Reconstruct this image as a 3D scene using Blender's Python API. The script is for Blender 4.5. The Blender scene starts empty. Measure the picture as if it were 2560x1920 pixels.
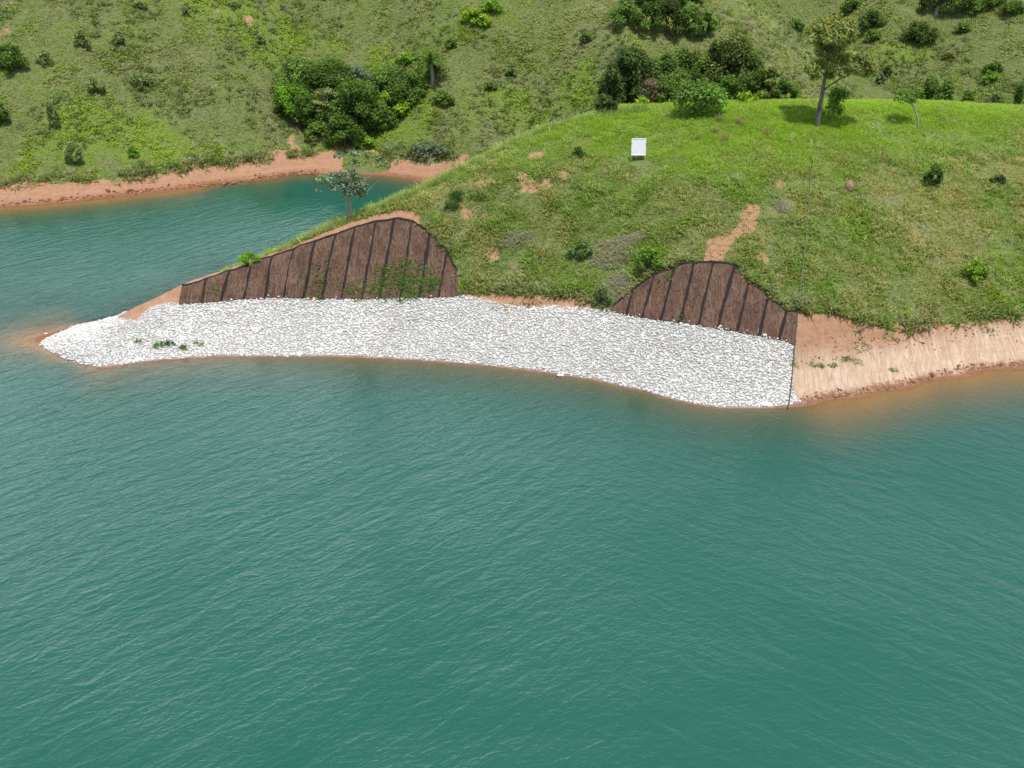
import bpy, bmesh, math, random
import numpy as np
from mathutils import Vector, Matrix

random.seed(11)
rng = np.random.default_rng(11)
SC = bpy.context.scene
COL = SC.collection

# ------------------------------------------------------------------ camera
F, CU, CV = 2372.0, 1106.0, 829.5          # survey of the photograph (2212 x 1659 units)
PITCH, CAMH = math.radians(31.0), 45.0
SP, CP = math.sin(PITCH), math.cos(PITCH)
cam_d = bpy.data.cameras.new('camera')
cam_d.sensor_width = 36.0
cam_d.lens = 36.0 * F / 2212.0
cam_d.clip_start, cam_d.clip_end = 1.0, 3000.0
cam = bpy.data.objects.new('camera', cam_d)
COL.objects.link(cam)
cam.location = (0, 0, CAMH)
cam.rotation_euler = (math.radians(90) - PITCH, 0, 0)
SC.camera = cam


def ray(u, v):
    a, b = (u - CU) / F, (CV - v) / F
    return np.array([a, CP + b * SP, -SP + b * CP])


def kk(v):
    d = ray(CU, v)
    return -d[2] / d[1]


def at_y(u, v, Y):
    d = ray(u, v)
    return np.array([0, 0, CAMH]) + d * (Y / d[1])


def at_z(u, v, z=0.0):
    d = ray(u, v)
    return np.array([0, 0, CAMH]) + d * ((z - CAMH) / d[2])


def px(p):
    p = np.asarray(p, float)
    x, y, z = p[..., 0], p[..., 1], p[..., 2] - CAMH
    dep = y * CP - z * SP
    up = y * SP + z * CP
    return CU + F * x / dep, CV - F * up / dep


# ------------------------------------------------------------------ noise
def _h(ix, iy, s):
    n = (ix.astype(np.int64) * 374761393 + iy.astype(np.int64) * 668265263 + s * 982451653) & 0x7fffffff
    n = ((n ^ (n >> 13)) * 1274126177) & 0x7fffffff
    n = n ^ (n >> 16)
    return (n & 0xffff) / 65535.0


def vnoise(x, y, s=0):
    x, y = np.asarray(x, float), np.asarray(y, float)
    ix, iy = np.floor(x), np.floor(y)
    fx, fy = x - ix, y - iy
    fx, fy = fx * fx * (3 - 2 * fx), fy * fy * (3 - 2 * fy)
    a, b = _h(ix, iy, s), _h(ix + 1, iy, s)
    c, d = _h(ix, iy + 1, s), _h(ix + 1, iy + 1, s)
    return (a + (b - a) * fx) * (1 - fy) + (c + (d - c) * fx) * fy


def fbm(x, y, sc, o=4, s=0):
    t, w, tot = 0.0, 1.0, 0.0
    for i in range(o):
        t = t + w * vnoise(np.asarray(x) * sc, np.asarray(y) * sc, s + i * 17)
        tot += w
        w *= 0.5
        sc *= 2.03
    return t / tot


def sstep(a, b, x):
    t = np.clip((np.asarray(x, float) - a) / (b - a), 0, 1)
    return t * t * (3 - 2 * t)


# ------------------------------------------------------------------ terrain: control heights
CPTS = []


def col(u, v0, segs, z0=0.0, Y0=None):
    """heights up one line of sight: start where it meets height z0, then rise with the slopes given"""
    if Y0 is None:
        Y0 = (CAMH - z0) / kk(v0)
    pts = [(Y0, z0, v0)]
    Y, z = Y0, z0
    for v, s in segs:
        k = kk(v)
        Yn = (CAMH - z + s * Y) / (s + k)
        z = CAMH - k * Yn
        Y = Yn
        pts.append((Y, z, v))
    for (Y, z, v) in pts:
        d = ray(u, v)
        CPTS.append((d[0] / d[1] * Y, Y, z))
    return pts[-1], pts[0], u


def addp(u, v, Y, z):
    d = ray(u, v)
    CPTS.append((d[0] / d[1] * Y, Y, z))


front = [
    (215, 796, [(750, .26), (705, .08)], 1.2),
    (275, 787, [(730, .28), (678, .25)], .62),
    (340, 780, [(700, .33), (650, .38)], .62),
    (390, 776, [(657, .35), (621, .6)], .62),
    (470, 772, [(650, .38), (594, .65)], .62),
    (560, 770, [(645, .42), (563, .7)], .65),
    (650, 769, [(643, .45), (527, .7)], .65),
    (700, 770, [(643, .46), (510, .7), (498, .3)], .65),
    (780, 772, [(644, .48), (485, .7), (468, .35)], .65),
    (850, 775, [(643, .5), (474, .7), (438, .4)], .65),
    (900, 778, [(642, .5), (488, .7), (415, .45)], .65),
    (990, 784, [(640, .5), (560, .6), (368, .5)], .65),
    (1100, 795, [(655, .5), (313, .5)], .62),
    (1200, 808, [(665, .52), (500, .6), (273, .43)], .55),
    (1300, 824, [(668, .54), (450, .6), (300, .35), (247, .22)], .5),
    (1400, 846, [(685, .56), (450, .58), (300, .3), (238, .2)], .5),
    (1500, 873, [(700, .57), (570, .65), (400, .5), (280, .25), (231, .18)], .5),
    (1600, 881, [(720, .58), (590, .65), (400, .5), (280, .22), (229, .17)], .5),
    (1700, 880, [(740, .6), (675, .6), (400, .5), (280, .22), (228, .17)], .5),
    (1790, 862, [(690, .65), (400, .5), (280, .22), (227, .17)], .5),
    (1900, 845, [(705, .65), (400, .5), (280, .22), (226, .17)], .5),
    (2000, 822, [(705, .6), (400, .5), (280, .22), (228, .17)], .5),
    (2130, 798, [(690, .6), (400, .5), (290, .22), (234, .17)], .5),
    (2250, 788, [(680, .6), (400, .5), (300, .22), (242, .17)], .5),
    (2450, 780, [(670, .6), (400, .5), (300, .22), (252, .17)], .5),
    (2750, 775, [(660, .6), (400, .5), (300, .22), (260, .17)], .5),
]
for u, v0, segs, back in front:
    (Yc, zc, vc), (Y0, z0, _), _u = col(u, v0, segs)
    for dy, zz in (((1.5, -.22), (4, -.70), (10, -2.5), (25, -8)) if u > 1750 else ((1.5, -.50), (4, -1.4), (10, -3.4), (25, -8))):
        addp(u, v0, Y0 - dy, zz)
    if u <= 1000:
        yb = Yc + .6 + zc / back
        addp(u, vc, Yc + .6, zc - .15)
        addp(u, vc, yb, 0)
        addp(u, vc, yb + 2.5, -1.0)
        addp(u, vc, yb + 7, -3.0)
    elif u <= 1200:
        addp(u, vc, Yc + 3, zc - 1.0)
        addp(u, vc, Yc + 10, zc - 6.0)
        addp(u, vc, 116.5, -1.0 if u < 1150 else 2.0)
    else:
        addp(u, vc, Yc + 4, zc - .9)
        addp(u, vc, Yc + 9, zc - 3.6)
        addp(u, vc, 121, 5.0)
for u, v, z in ((80, 744, 0), (120, 768, 0), (160, 784, 0), (130, 716, 0), (170, 700, 0), (215, 689, 0), (150, 742, .55),
                (185, 742, .8), (40, 744, -.22), (-20, 740, -.75), (90, 700, -1.0), (60, 790, -1.0), (160, 668, -1.4),
                (150, 820, -1.3)):
    p = at_z(u, v, z)
    CPTS.append(tuple(p))
for u, v in ((0, 560), (200, 560), (400, 510), (550, 475), (200, 620), (640, 465), (-300, 560)):
    p = at_z(u, v, -3.0)
    CPTS.append(tuple(p))
back = [
    (-400, 468, [(412, .5), (250, .5), (100, .5), (-150, .5), (-420, .5)]),
    (-150, 455, [(405, .5), (250, .52), (100, .52), (-150, .5), (-420, .5)]),
    (0, 447, [(400, .5), (250, .52), (100, .55), (-100, .55), (-420, .5)]),
    (200, 431, [(385, .5), (250, .52), (100, .55), (-100, .55), (-420, .5)]),
    (400, 408, [(364, .5), (200, .52), (50, .55), (-100, .55), (-420, .5)]),
    (550, 390, [(343, .45), (200, .5), (50, .55), (-100, .55), (-420, .5)]),
    (620, 380, [(337, .42), (290, .38), (200, .45), (60, .52), (-100, .55), (-420, .5)]),
    (700, 376, [(334, .4), (290, .35), (200, .40), (80, .5), (-100, .55), (-420, .5)]),
    (800, 378, [(330, .35), (290, .3), (200, .38), (80, .48), (-100, .55), (-420, .5)]),
    (870, 385, [(335, .45), (280, .36), (190, .48), (60, .52), (-100, .55), (-420, .5)]),
    (940, 388, [(338, .62), (250, .6), (120, .58), (0, .55), (-200, .5), (-420, .5)]),
    (1050, 385, [(335, .6), (200, .66), (60, .6), (-100, .5), (-420, .5)]),
    (1200, 375, [(300, .55), (150, .66), (30, .6), (-100, .48), (-420, .5)]),
]
for u, v0, segs in back:
    (Yc, zc, vc), (Y0, z0, _), _u = col(u, v0, segs)
    addp(u, v0, Y0 - 2, -.8)
    addp(u, v0, Y0 - 5, -2.0)
col(1350, 235, [(100, .6), (0, .42), (-200, .5), (-420, .5)], 7.0)
col(1500, 226, [(110, .6), (20, .42), (-150, .5), (-420, .5)], 6.0)
col(1650, 225, [(115, .6), (62, .35)], 6.0)
col(1650, 62, [(0, .6), (-200, .5), (-420, .5)], None, 150) if False else None
addp(1650, 60, 150, 9.6)
addp(1650, 0, 163, 13.5)
addp(1650, -200, 178, 20)
addp(1650, -420, 205, 33)
col(1740, 224, [(150, .5), (128, .3)], 5.5)
addp(1750, 110, 148.5, 5.4)
col(1750, 100, [(0, .55), (-200, .5), (-420, .5)], 5.9)
col(1900, 222, [(100, .48), (0, .5), (-200, .5), (-420, .5)], 3.2)
col(2050, 224, [(100, .46), (0, .5), (-200, .5), (-420, .5)], 3.2)
col(2212, 230, [(100, .46), (0, .5), (-200, .5), (-420, .5)], 4.0)
col(2500, 240, [(100, .46), (0, .5), (-200, .5), (-420, .5)], 4.5)
col(2800, 245, [(100, .46), (0, .5), (-200, .5), (-420, .5)], 5)
for x in (-220, -120, -40, 40, 120, 220):
    CPTS.append((x, 45, -11))
    CPTS.append((x, 0, -14))
    CPTS.append((x, 300, 78))
    CPTS.append((x, 420, 105))

CPTS = np.array(CPTS)
MQ = 1.2


def _phi(r2):
    return np.sqrt(r2 + MQ * MQ)


def _fit():
    P = CPTS[:, :2]
    n = len(P)
    r2 = ((P[:, None, :] - P[None, :, :]) ** 2).sum(-1)
    A = np.zeros((n + 3, n + 3))
    A[:n, :n] = _phi(r2) - np.eye(n) * 0.12
    A[:n, n] = 1
    A[:n, n + 1:] = P / 100
    A[n:, :n] = A[:n, n:].T
    b = np.zeros(n + 3)
    b[:n] = CPTS[:, 2]
    return np.linalg.solve(A, b)


W_ = _fit()


def base_height(x, y):
    x, y = x.ravel(), y.ravel()
    out = np.empty(len(x))
    n = len(CPTS)
    for i in range(0, len(x), 20000):
        xs, ys = x[i:i + 20000], y[i:i + 20000]
        r2 = (xs[:, None] - CPTS[None, :, 0]) ** 2 + (ys[:, None] - CPTS[None, :, 1]) ** 2
        out[i:i + 20000] = _phi(r2) @ W_[:n] + W_[n] + W_[n + 1] * xs / 100 + W_[n + 2] * ys / 100
    return out


def spaced(breaks):
    out = []
    for a, b, s in breaks:
        n = max(1, int(round((b - a) / s)))
        out.append(np.linspace(a, b, n, endpoint=False))
    out.append([breaks[-1][1]])
    return np.concatenate(out)


GX = spaced([(-230, -90, 4), (-90, -46, .8), (-46, 50, .34), (50, 100, .8), (100, 230, 4)])
GY = spaced([(-60, 40, 8), (40, 66, 2), (66, 112, .26), (112, 175, .6), (175, 420, 5)])
NX, NY = len(GX), len(GY)
XX, YY = np.meshgrid(GX, GY)
ZB = base_height(XX, YY).reshape(NY, NX)
land = sstep(.2, 1.6, ZB)
farw = sstep(108, 122, YY)
ZZ = ZB + land * ((1 - farw) * (.30 * (fbm(XX, YY, .35, 3, 5) - .5) + .16 * (fbm(XX, YY, 1.3, 2, 9) - .5))
                  + farw * (1.5 * (fbm(XX * 1.0, YY * .45, .11, 4, 21) - .5) + .5 * (fbm(XX, YY, .5, 2, 33) - .5)))


def bil(A, x, y):
    x, y = np.asarray(x, float), np.asarray(y, float)
    i = np.clip(np.searchsorted(GX, x) - 1, 0, NX - 2)
    j = np.clip(np.searchsorted(GY, y) - 1, 0, NY - 2)
    fx = np.clip((x - GX[i]) / (GX[i + 1] - GX[i]), 0, 1)
    fy = np.clip((y - GY[j]) / (GY[j + 1] - GY[j]), 0, 1)
    return (A[j, i] * (1 - fx) + A[j, i + 1] * fx) * (1 - fy) + (A[j + 1, i] * (1 - fx) + A[j + 1, i + 1] * fx) * fy


def ground(x, y):
    return bil(ZZ, x, y)


_T = np.arange(60, 420, .08)


def hit(u, v, ymin=0):
    """where the line of sight through this picture point meets the land or water"""
    d = ray(u, v)
    d = d / np.linalg.norm(d)
    P = np.array([0, 0, CAMH])[None] + d[None] * _T[:, None]
    g = np.maximum(ground(P[:, 0], P[:, 1]), 0)
    ok = (P[:, 2] <= g) & (P[:, 1] > ymin)
    i = int(np.argmax(ok)) if ok.any() else len(_T) - 1
    return np.array([P[i, 0], P[i, 1], g[i]])


def hits(lst):
    return np.array([hit(u, v) for u, v in lst])


def mpp(p):
    return (p[1] * CP - (p[2] - CAMH) * SP) / F


def inpoly(x, y, poly):
    poly = np.asarray(poly)[:, :2]
    x, y = np.asarray(x), np.asarray(y)
    c = np.zeros(x.shape, bool)
    n = len(poly)
    for i in range(n):
        x1, y1 = poly[i]
        x2, y2 = poly[i - 1]
        if y1 == y2:
            continue
        c ^= ((y1 > y) != (y2 > y)) & (x < (x2 - x1) * (y - y1) / (y2 - y1) + x1)
    return c


# ------------------------------------------------------------------ ground regions (as polygons on the land)
MAT_L = [((388, 658), (394, 621)), ((435, 654), (447, 603)), ((480, 651), (497, 588)), ((527, 647), (546, 572)),
         ((573, 645), (590, 556)), ((615, 643), (635, 541)), ((657, 644), (682, 524)), ((697, 645), (726, 509)),
         ((738, 646), (768, 494)), ((780, 646), (813, 481)), ((821, 645), (852, 476)), ((866, 645), (891, 482)),
         ((906, 643), (929, 506)), ((948, 641), (966, 549)), ((991, 639), (988, 590))]
MAT_R = [((1318, 671), (1322, 666)), ((1351, 680), (1366, 631)), ((1388, 686), (1413, 597)), ((1426, 692), (1457, 580)),
         ((1470, 697), (1499, 571)), ((1508, 702), (1541, 570)), ((1550, 710), (1587, 575)), ((1592, 717), (1617, 613)),
         ((1637, 725), (1659, 643)), ((1681, 734), (1699, 677)), ((1715, 744), (1723, 676))]


def mat_world(M):
    return hits([a for a, b in M]), hits([b for a, b in M])


ML_b, ML_t = mat_world(MAT_L)
MR_b, MR_t = mat_world(MAT_R)
POLY_ML = np.vstack([ML_b, ML_t[::-1]])
POLY_MR = np.vstack([MR_b, MR_t[::-1]])

rip_front = [(86, 744), (100, 757), (130, 770), (165, 784), (215, 794), (260, 789), (300, 783), (350, 777), (400, 773),
             (480, 768), (550, 768), (620, 770), (700, 768), (775, 770), (850, 774), (925, 778), (1000, 784), (1075, 792),
             (1150, 799), (1215, 809), (1280, 820), (1340, 834), (1400, 847), (1450, 862), (1500, 873), (1560, 881),
             (1640, 880), (1700, 878), (1728, 868)]
rip_back = [(1714, 850), (1712, 800), (1713, 742), (1640, 722), (1560, 708), (1470, 694), (1380, 680), (1312, 671),
            (1230, 664), (1160, 664), (1130, 663), (1060, 652), (1000, 640), (960, 640), (890, 645), (830, 641), (780, 643),
            (700, 642), (640, 642), (560, 643), (500, 647), (440, 654), (350, 656), (322, 668), (306, 680), (297, 697),
            (283, 692), (250, 690), (262, 680), (276, 673), (240, 681), (200, 693), (165, 704), (130, 718), (104, 730)]
POLY_RIP = np.vstack([hits(rip_front), hits(rip_back)])
bank_r = hits([(1714, 890), (1712, 800), (1723, 676), (1760, 677), (1800, 680), (1840, 690), (1880, 706), (1920, 716), (1960, 716), (2000, 706),
               (2050, 702), (2100, 695), (2150, 690), (2212, 682), (2300, 672), (2420, 664), (2600, 660), (2600, 790),
               (2420, 796), (2212, 806), (2130, 812), (1950, 850), (1850, 870), (1790, 880)])
soil_strip = hits([(988, 640), (1000, 633), (1060, 636), (1120, 638), (1180, 640), (1230, 644), (1270, 655), (1312, 668), (1312, 676),
                   (1160, 672), (1050, 658)])
wedge = hits([(245, 700), (250, 686), (276, 666), (310, 650), (345, 632), (372, 620), (396, 609), (440, 594), (500, 576), (470, 600), (430, 615),
              (398, 622), (392, 664), (330, 676), (300, 704)])
path1 = hits([(1597, 447), (1620, 436), (1642, 448), (1641, 480), (1627, 505), (1600, 513), (1580, 528), (1565, 560), (1560, 572),
              (1522, 572), (1519, 545), (1524, 522), (1560, 508), (1590, 495), (1599, 470)])
crest_band = hits([(420, 612), (500, 583), (600, 549), (700, 512), (780, 486), (850, 473), (890, 479)])
SPOTS = [(1691, 402, 16, 8), (1160, 333, 22, 5), (1126, 383, 10, 14), (1160, 402, 30, 9), (1045, 402, 16, 8), (1010, 460, 16, 7),
         (1085, 440, 16, 8), (1220, 375, 14, 8), (1060, 350, 20, 8), (1110, 420, 14, 7), (1062, 545, 15, 8), (870, 466, 30, 6),
         (10, 70, 14, 9), (230, 62, 16, 6), (530, 42, 18, 8), (470, 28, 10, 6), (555, 336, 16, 6), (632, 300, 10, 12), (640, 318, 14, 8),
         (395, 360, 14, 6), (600, 42, 10, 5), (1805, 405, 10, 5), (1650, 560, 16, 7), (1690, 595, 14, 16), (905, 10, 14, 6),
         (1535, 590, 8, 10), (2010, 712, 24, 5), (1940, 700, 20, 7), (1250, 640, 20, 6)]
HEAPS = [(1322, 548, 46, 26), (1337, 618, 27, 24), (1112, 516, 40, 14), (1688, 446, 14, 14), (1360, 520, 40, 12)]
HEAPW = [(hit(u, v), ru, rv) for u, v, ru, rv in HEAPS]


def dist_line(x, y, line):
    d = np.full(np.shape(x), 1e9)
    for a, b in zip(line[:-1, :2], line[1:, :2]):
        ab = b - a
        t = np.clip(((x - a[0]) * ab[0] + (y - a[1]) * ab[1]) / (ab @ ab + 1e-9), 0, 1)
        d = np.minimum(d, np.hypot(x - a[0] - t * ab[0], y - a[1] - t * ab[1]))
    return d


def blur(A):
    B = A.copy()
    B[1:-1, 1:-1] = (A[1:-1, 1:-1] * 4 + A[:-2, 1:-1] + A[2:, 1:-1] + A[1:-1, :-2] + A[1:-1, 2:]) / 8
    return B


soil = np.zeros_like(ZZ)
n1 = fbm(XX, YY, .9, 3, 71)
for poly in (bank_r, soil_strip, wedge, path1):
    soil[inpoly(XX, YY, poly)] = .74 if poly is path1 else 1
dband = dist_line(XX, YY, crest_band)
soil = np.maximum(soil, (1 - sstep(.45, 1.0, dband + .5 * (n1 - .5) - .35 * (XX < -20))) * .95)
for u, v, ru, rv in SPOTS:
    p = hit(u, v)
    m = mpp(p)
    q = np.hypot((XX - p[0]) / (ru * m), (YY - p[1]) / max(rv * m * 2.0, .5))
    soil = np.maximum(soil, .66 * (1 - sstep(.35, 1.35, q + 2.6 * (n1 - .5))))
veg_line = 1.45 + 1.1 * (fbm(XX, YY, .25, 3, 91) - .5) * 2 * .6
bank_l = (YY > 100) & (ZZ < veg_line) & (XX < 2)
soil[bank_l] = 1
gap = hits([(742, 396), (738, 326), (852, 326), (846, 362), (838, 396)])
soil[inpoly(XX, YY, gap) & (ZZ > .16 + .5 * (n1 - .5))] = 0
soil[ZZ < .12] = 1
rip = inpoly(XX, YY, POLY_RIP).astype(float)
matm = (inpoly(XX, YY, POLY_ML) | inpoly(XX, YY, POLY_MR)).astype(float)
bankr_m = inpoly(XX, YY, bank_r).astype(float)
soil, rip_s, bankr_s = blur(soil), blur(rip), blur(blur(bankr_m))
ZZ = ZZ - bankr_s * sstep(.1, .8, ZZ) * (.45 * (fbm(XX, YY * .22, .75, 3, 61) - .45) + .22 * (fbm(XX * .4, YY, 1.4, 3, 62) - .5))


# ------------------------------------------------------------------ helpers: objects
def tag(o, label=None, cat=None, group=None, kind=None):
    if label: o['label'] = label
    if cat: o['category'] = cat
    if group: o['group'] = group
    if kind: o['kind'] = kind
    return o


def empty(name, loc, label=None, cat=None, group=None):
    o = bpy.data.objects.new(name, None)
    o.empty_display_size = .3
    COL.objects.link(o)
    o.location = loc
    return tag(o, label, cat, group)


def mesh_np(name, V, Fc, mat, parent=None, tint=None, smooth=False, attrs=None):
    """V (n,3) world coordinates, Fc (m,k) faces; with a parent the mesh is stored relative to it"""
    V = np.asarray(V, np.float32)
    Fc = np.asarray(Fc, np.int32)
    off = np.array(parent_loc(parent), np.float32) if parent else np.zeros(3, np.float32)
    me = bpy.data.meshes.new(name)
    me.vertices.add(len(V))
    me.vertices.foreach_set('co', (V - off).ravel())
    k = Fc.shape[1]
    me.loops.add(Fc.size)
    me.loops.foreach_set('vertex_index', Fc.ravel())
    me.polygons.add(len(Fc))
    me.polygons.foreach_set('loop_start', np.arange(0, Fc.size, k, dtype=np.int32))
    me.polygons.foreach_set('use_smooth', np.full(len(Fc), bool(smooth)))
    me.update(calc_edges=True)
    if tint is not None:
        a = me.attributes.new('tint', 'FLOAT_COLOR', 'POINT')
        t = np.ones((len(V), 4), np.float32)
        t[:, :3] = tint
        a.data.foreach_set('color', t.ravel())
    for nm, arr in (attrs or {}).items():
        a = me.attributes.new(nm, 'FLOAT', 'POINT')
        a.data.foreach_set('value', np.asarray(arr, np.float32).ravel())
    me.materials.append(mat)
    o = bpy.data.objects.new(name, me)
    COL.objects.link(o)
    if parent:
        o.parent = parent
    return o


def parent_loc(p):
    v = Vector((0, 0, 0))
    while p is not None:
        v += p.location
        p = p.parent
    return v


class MB:
    def __init__(self):
        self.v, self.f = [], []

    def tube(self, pts, radii, n=7, cap=True):
        pts = [Vector(p) for p in pts]
        base = len(self.v)
        up = Vector((.13, .97, .2)).normalized()
        for i, p in enumerate(pts):
            d = (pts[min(i + 1, len(pts) - 1)] - pts[max(i - 1, 0)]).normalized()
            a = d.cross(up)
            if a.length < .05: a = d.cross(Vector((1, 0, 0)))
            a.normalize()
            b = d.cross(a)
            r = radii[i] if hasattr(radii, '__len__') else radii
            for j in range(n):
                t = 2 * math.pi * j / n
                self.v.append(tuple(p + a * (r * math.cos(t)) + b * (r * math.sin(t))))
        for i in range(len(pts) - 1):
            for j in range(n):
                k = (j + 1) % n
                self.f.append((base + i * n + j, base + i * n + k, base + (i + 1) * n + k, base + (i + 1) * n + j))
        return self

    def box(self, c, ax, ay, az):
        """box with centre c and half-axis vectors"""
        c, ax, ay, az = Vector(c), Vector(ax), Vector(ay), Vector(az)
        b = len(self.v)
        for s in ((-1, -1, -1), (1, -1, -1), (1, 1, -1), (-1, 1, -1), (-1, -1, 1), (1, -1, 1), (1, 1, 1), (-1, 1, 1)):
            self.v.append(tuple(c + ax * s[0] + ay * s[1] + az * s[2]))
        for q in ((3, 2, 1, 0), (4, 5, 6, 7), (0, 1, 5, 4), (1, 2, 6, 5), (2, 3, 7, 6), (3, 0, 4, 7)):
            self.f.append(tuple(b + i for i in q))
        return self

    def build(self, name, mat, parent=None, smooth=True):
        return mesh_np(name, self.v, self.f, mat, parent, smooth=smooth)


# ------------------------------------------------------------------ materials
def newmat(name):
    m = bpy.data.materials.new(name)
    m.use_nodes = True
    nt = m.node_tree
    nt.nodes.clear()
    out = nt.nodes.new('ShaderNodeOutputMaterial')
    return m, nt, out


def N(nt, t, **kw):
    n = nt.nodes.new(t)
    for k, v in kw.items():
        if k.startswith('i_'):
            n.inputs[k[2:].replace('_', ' ')].default_value = v
        else:
            setattr(n, k, v)
    return n


def noise(nt, scale, detail=4, rough=.55, vec=None, dist=0):
    n = N(nt, 'ShaderNodeTexNoise')
    n.inputs['Scale'].default_value = scale
    n.inputs['Detail'].default_value = detail
    n.inputs['Roughness'].default_value = rough
    n.inputs['Distortion'].default_value = dist
    if vec is not None: nt.links.new(vec, n.inputs['Vector'])
    return n.outputs['Fac']


def ramp(nt, fac, stops, interp='LINEAR'):
    r = N(nt, 'ShaderNodeValToRGB')
    r.color_ramp.interpolation = interp
    els = r.color_ramp.elements
    while len(els) < len(stops): els.new(.5)
    for e, (p, c) in zip(els, stops):
        e.position = p
        e.color = (*c, 1) if len(c) == 3 else c
    nt.links.new(fac, r.inputs['Fac'])
    return r.outputs['Color']


def mixc(nt, fac, a, b, mode='MIX'):
    m = N(nt, 'ShaderNodeMix', data_type='RGBA', blend_type=mode)
    for s, x in ((0, fac), (6, a), (7, b)):
        if isinstance(x, (int, float)): m.inputs[s].default_value = x
        elif isinstance(x, tuple): m.inputs[s].default_value = (*x, 1)
        else: nt.links.new(x, m.inputs[s])
    return m.outputs[2]


def math_(nt, op, a, b=None, clamp=False):
    m = N(nt, 'ShaderNodeMath', operation=op, use_clamp=clamp)
    for i, x in enumerate((a, b)):
        if x is None: continue
        if isinstance(x, (int, float)): m.inputs[i].default_value = x
        else: nt.links.new(x, m.inputs[i])
    return m.outputs[0]


def attr(nt, name, what='Fac'):
    a = N(nt, 'ShaderNodeAttribute', attribute_name=name)
    return a.outputs[what]


def pos(nt, scale=(1, 1, 1)):
    g = N(nt, 'ShaderNodeNewGeometry')
    m = N(nt, 'ShaderNodeMapping')
    m.inputs['Scale'].default_value = scale
    nt.links.new(g.outputs['Position'], m.inputs['Vector'])
    return m.outputs[0]


def principled(nt, out, colr, rough=.85, bump=None, bstr=.4, bdist=.05, spec=.25):
    p = N(nt, 'ShaderNodeBsdfPrincipled')
    p.inputs['Roughness'].default_value = rough
    p.inputs['Specular IOR Level'].default_value = spec
    if isinstance(colr, tuple): p.inputs['Base Color'].default_value = (*colr, 1)
    else: nt.links.new(colr, p.inputs['Base Color'])
    if bump is not None:
        b = N(nt, 'ShaderNodeBump')
        b.inputs['Strength'].default_value = bstr
        b.inputs['Distance'].default_value = bdist
        nt.links.new(bump, b.inputs['Height'])
        nt.links.new(b.outputs[0], p.inputs['Normal'])
    nt.links.new(p.outputs[0], out.inputs['Surface'])
    return p


def leaf_mat(name, trans=.35):
    m, nt, out = newmat(name)
    c = attr(nt, 'tint', 'Color')
    d = N(nt, 'ShaderNodeBsdfDiffuse')
    t = N(nt, 'ShaderNodeBsdfTranslucent')
    tc = mixc(nt, 1.0, c, (1.15, 1.1, .6), 'MULTIPLY')
    nt.links.new(c, d.inputs['Color'])
    nt.links.new(tc, t.inputs['Color'])
    mx = N(nt, 'ShaderNodeMixShader')
    mx.inputs[0].default_value = trans
    nt.links.new(d.outputs[0], mx.inputs[1])
    nt.links.new(t.outputs[0], mx.inputs[2])
    nt.links.new(mx.outputs[0], out.inputs['Surface'])
    return m


def simple_mat(name, c1, c2, sc=3, rough=.8, bstr=.3, stretch=(1, 1, 1), spec=.25, bdist=.03):
    m, nt, out = newmat(name)
    f = noise(nt, sc, 5, .6, pos(nt, stretch))
    principled(nt, out, ramp(nt, f, [(.3, c1), (.7, c2)]), rough, f, bstr, bdist, spec)
    return m


M_LEAF = leaf_mat('leaf', .38)
M_GRASS = leaf_mat('grass_blade', .5)
M_BARK = simple_mat('bark', (.09, .075, .06), (.22, .2, .17), 6, stretch=(1, 1, .3))
M_BARK_PALE = simple_mat('pale_bark', (.26, .24, .2), (.45, .42, .36), 6, stretch=(1, 1, .3))
M_STEM = simple_mat('stem', (.06, .05, .03), (.13, .11, .07), 6)

# terrain material
m, nt, out = newmat('earth_and_turf')
P1 = pos(nt)
s_attr, r_attr, b_attr = attr(nt, 'soil'), attr(nt, 'riprap'), attr(nt, 'bank')
sep = N(nt, 'ShaderNodeSeparateXYZ')
nt.links.new(P1, sep.inputs[0])
Z = sep.outputs[2]
nA, nB, nC = noise(nt, .5, 6, .6, P1), noise(nt, 2.2, 5, .65, P1), noise(nt, 9, 4, .6, P1)
nM = noise(nt, 1.15, 6, .68, P1, .4)
turf = ramp(nt, nM, [(.30, (.038, .068, .018)), (.43, (.10, .145, .04)), (.55, (.145, .18, .06)), (.66, (.19, .205, .095)), (.78, (.25, .235, .14))])
turf = mixc(nt, math_(nt, 'MULTIPLY', nA, .5), turf, (.125, .175, .045))
turf = mixc(nt, math_(nt, 'MULTIPLY', nC, .45), turf, (.20, .19, .10))
turf = mixc(nt, math_(nt, 'MULTIPLY', attr(nt, 'pale'), .6), turf, (.235, .225, .115))
turf = mixc(nt, math_(nt, 'MULTIPLY', attr(nt, 'lush'), .75), turf, (.155, .215, .04))
soilc = ramp(nt, nB, [(.25, (.29, .15, .080)), (.5, (.37, .208, .115)), (.75, (.45, .28, .175))])
soilc = mixc(nt, math_(nt, 'MULTIPLY', nA, .5), soilc, (.41, .235, .165))
fleck = ramp(nt, nC, [(.30, (1, 1, 1)), (.42, (0, 0, 0))])
soilc = mixc(nt, math_(nt, 'MULTIPLY', fleck, .3), soilc, (.16, .085, .05))
streak = noise(nt, 1.0, 5, .7, pos(nt, (3.4, .6, .5)), 1.2)
pale = ramp(nt, streak, [(.30, (.43, .265, .17)), (.5, (.56, .41, .29)), (.68, (.68, .56, .43))])
zz = N(nt, 'ShaderNodeMapRange', interpolation_type='SMOOTHSTEP')
nt.links.new(math_(nt, 'ADD', Z, math_(nt, 'MULTIPLY', math_(nt, 'SUBTRACT', nA, .5), 1.6)), zz.inputs[0])
zz.inputs[1].default_value, zz.inputs[2].default_value = 2.9, 1.3
zz.inputs[3].default_value, zz.inputs[4].default_value = .0, .95
soilc = mixc(nt, math_(nt, 'MULTIPLY', zz.outputs[0], b_attr), soilc, pale)
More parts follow.
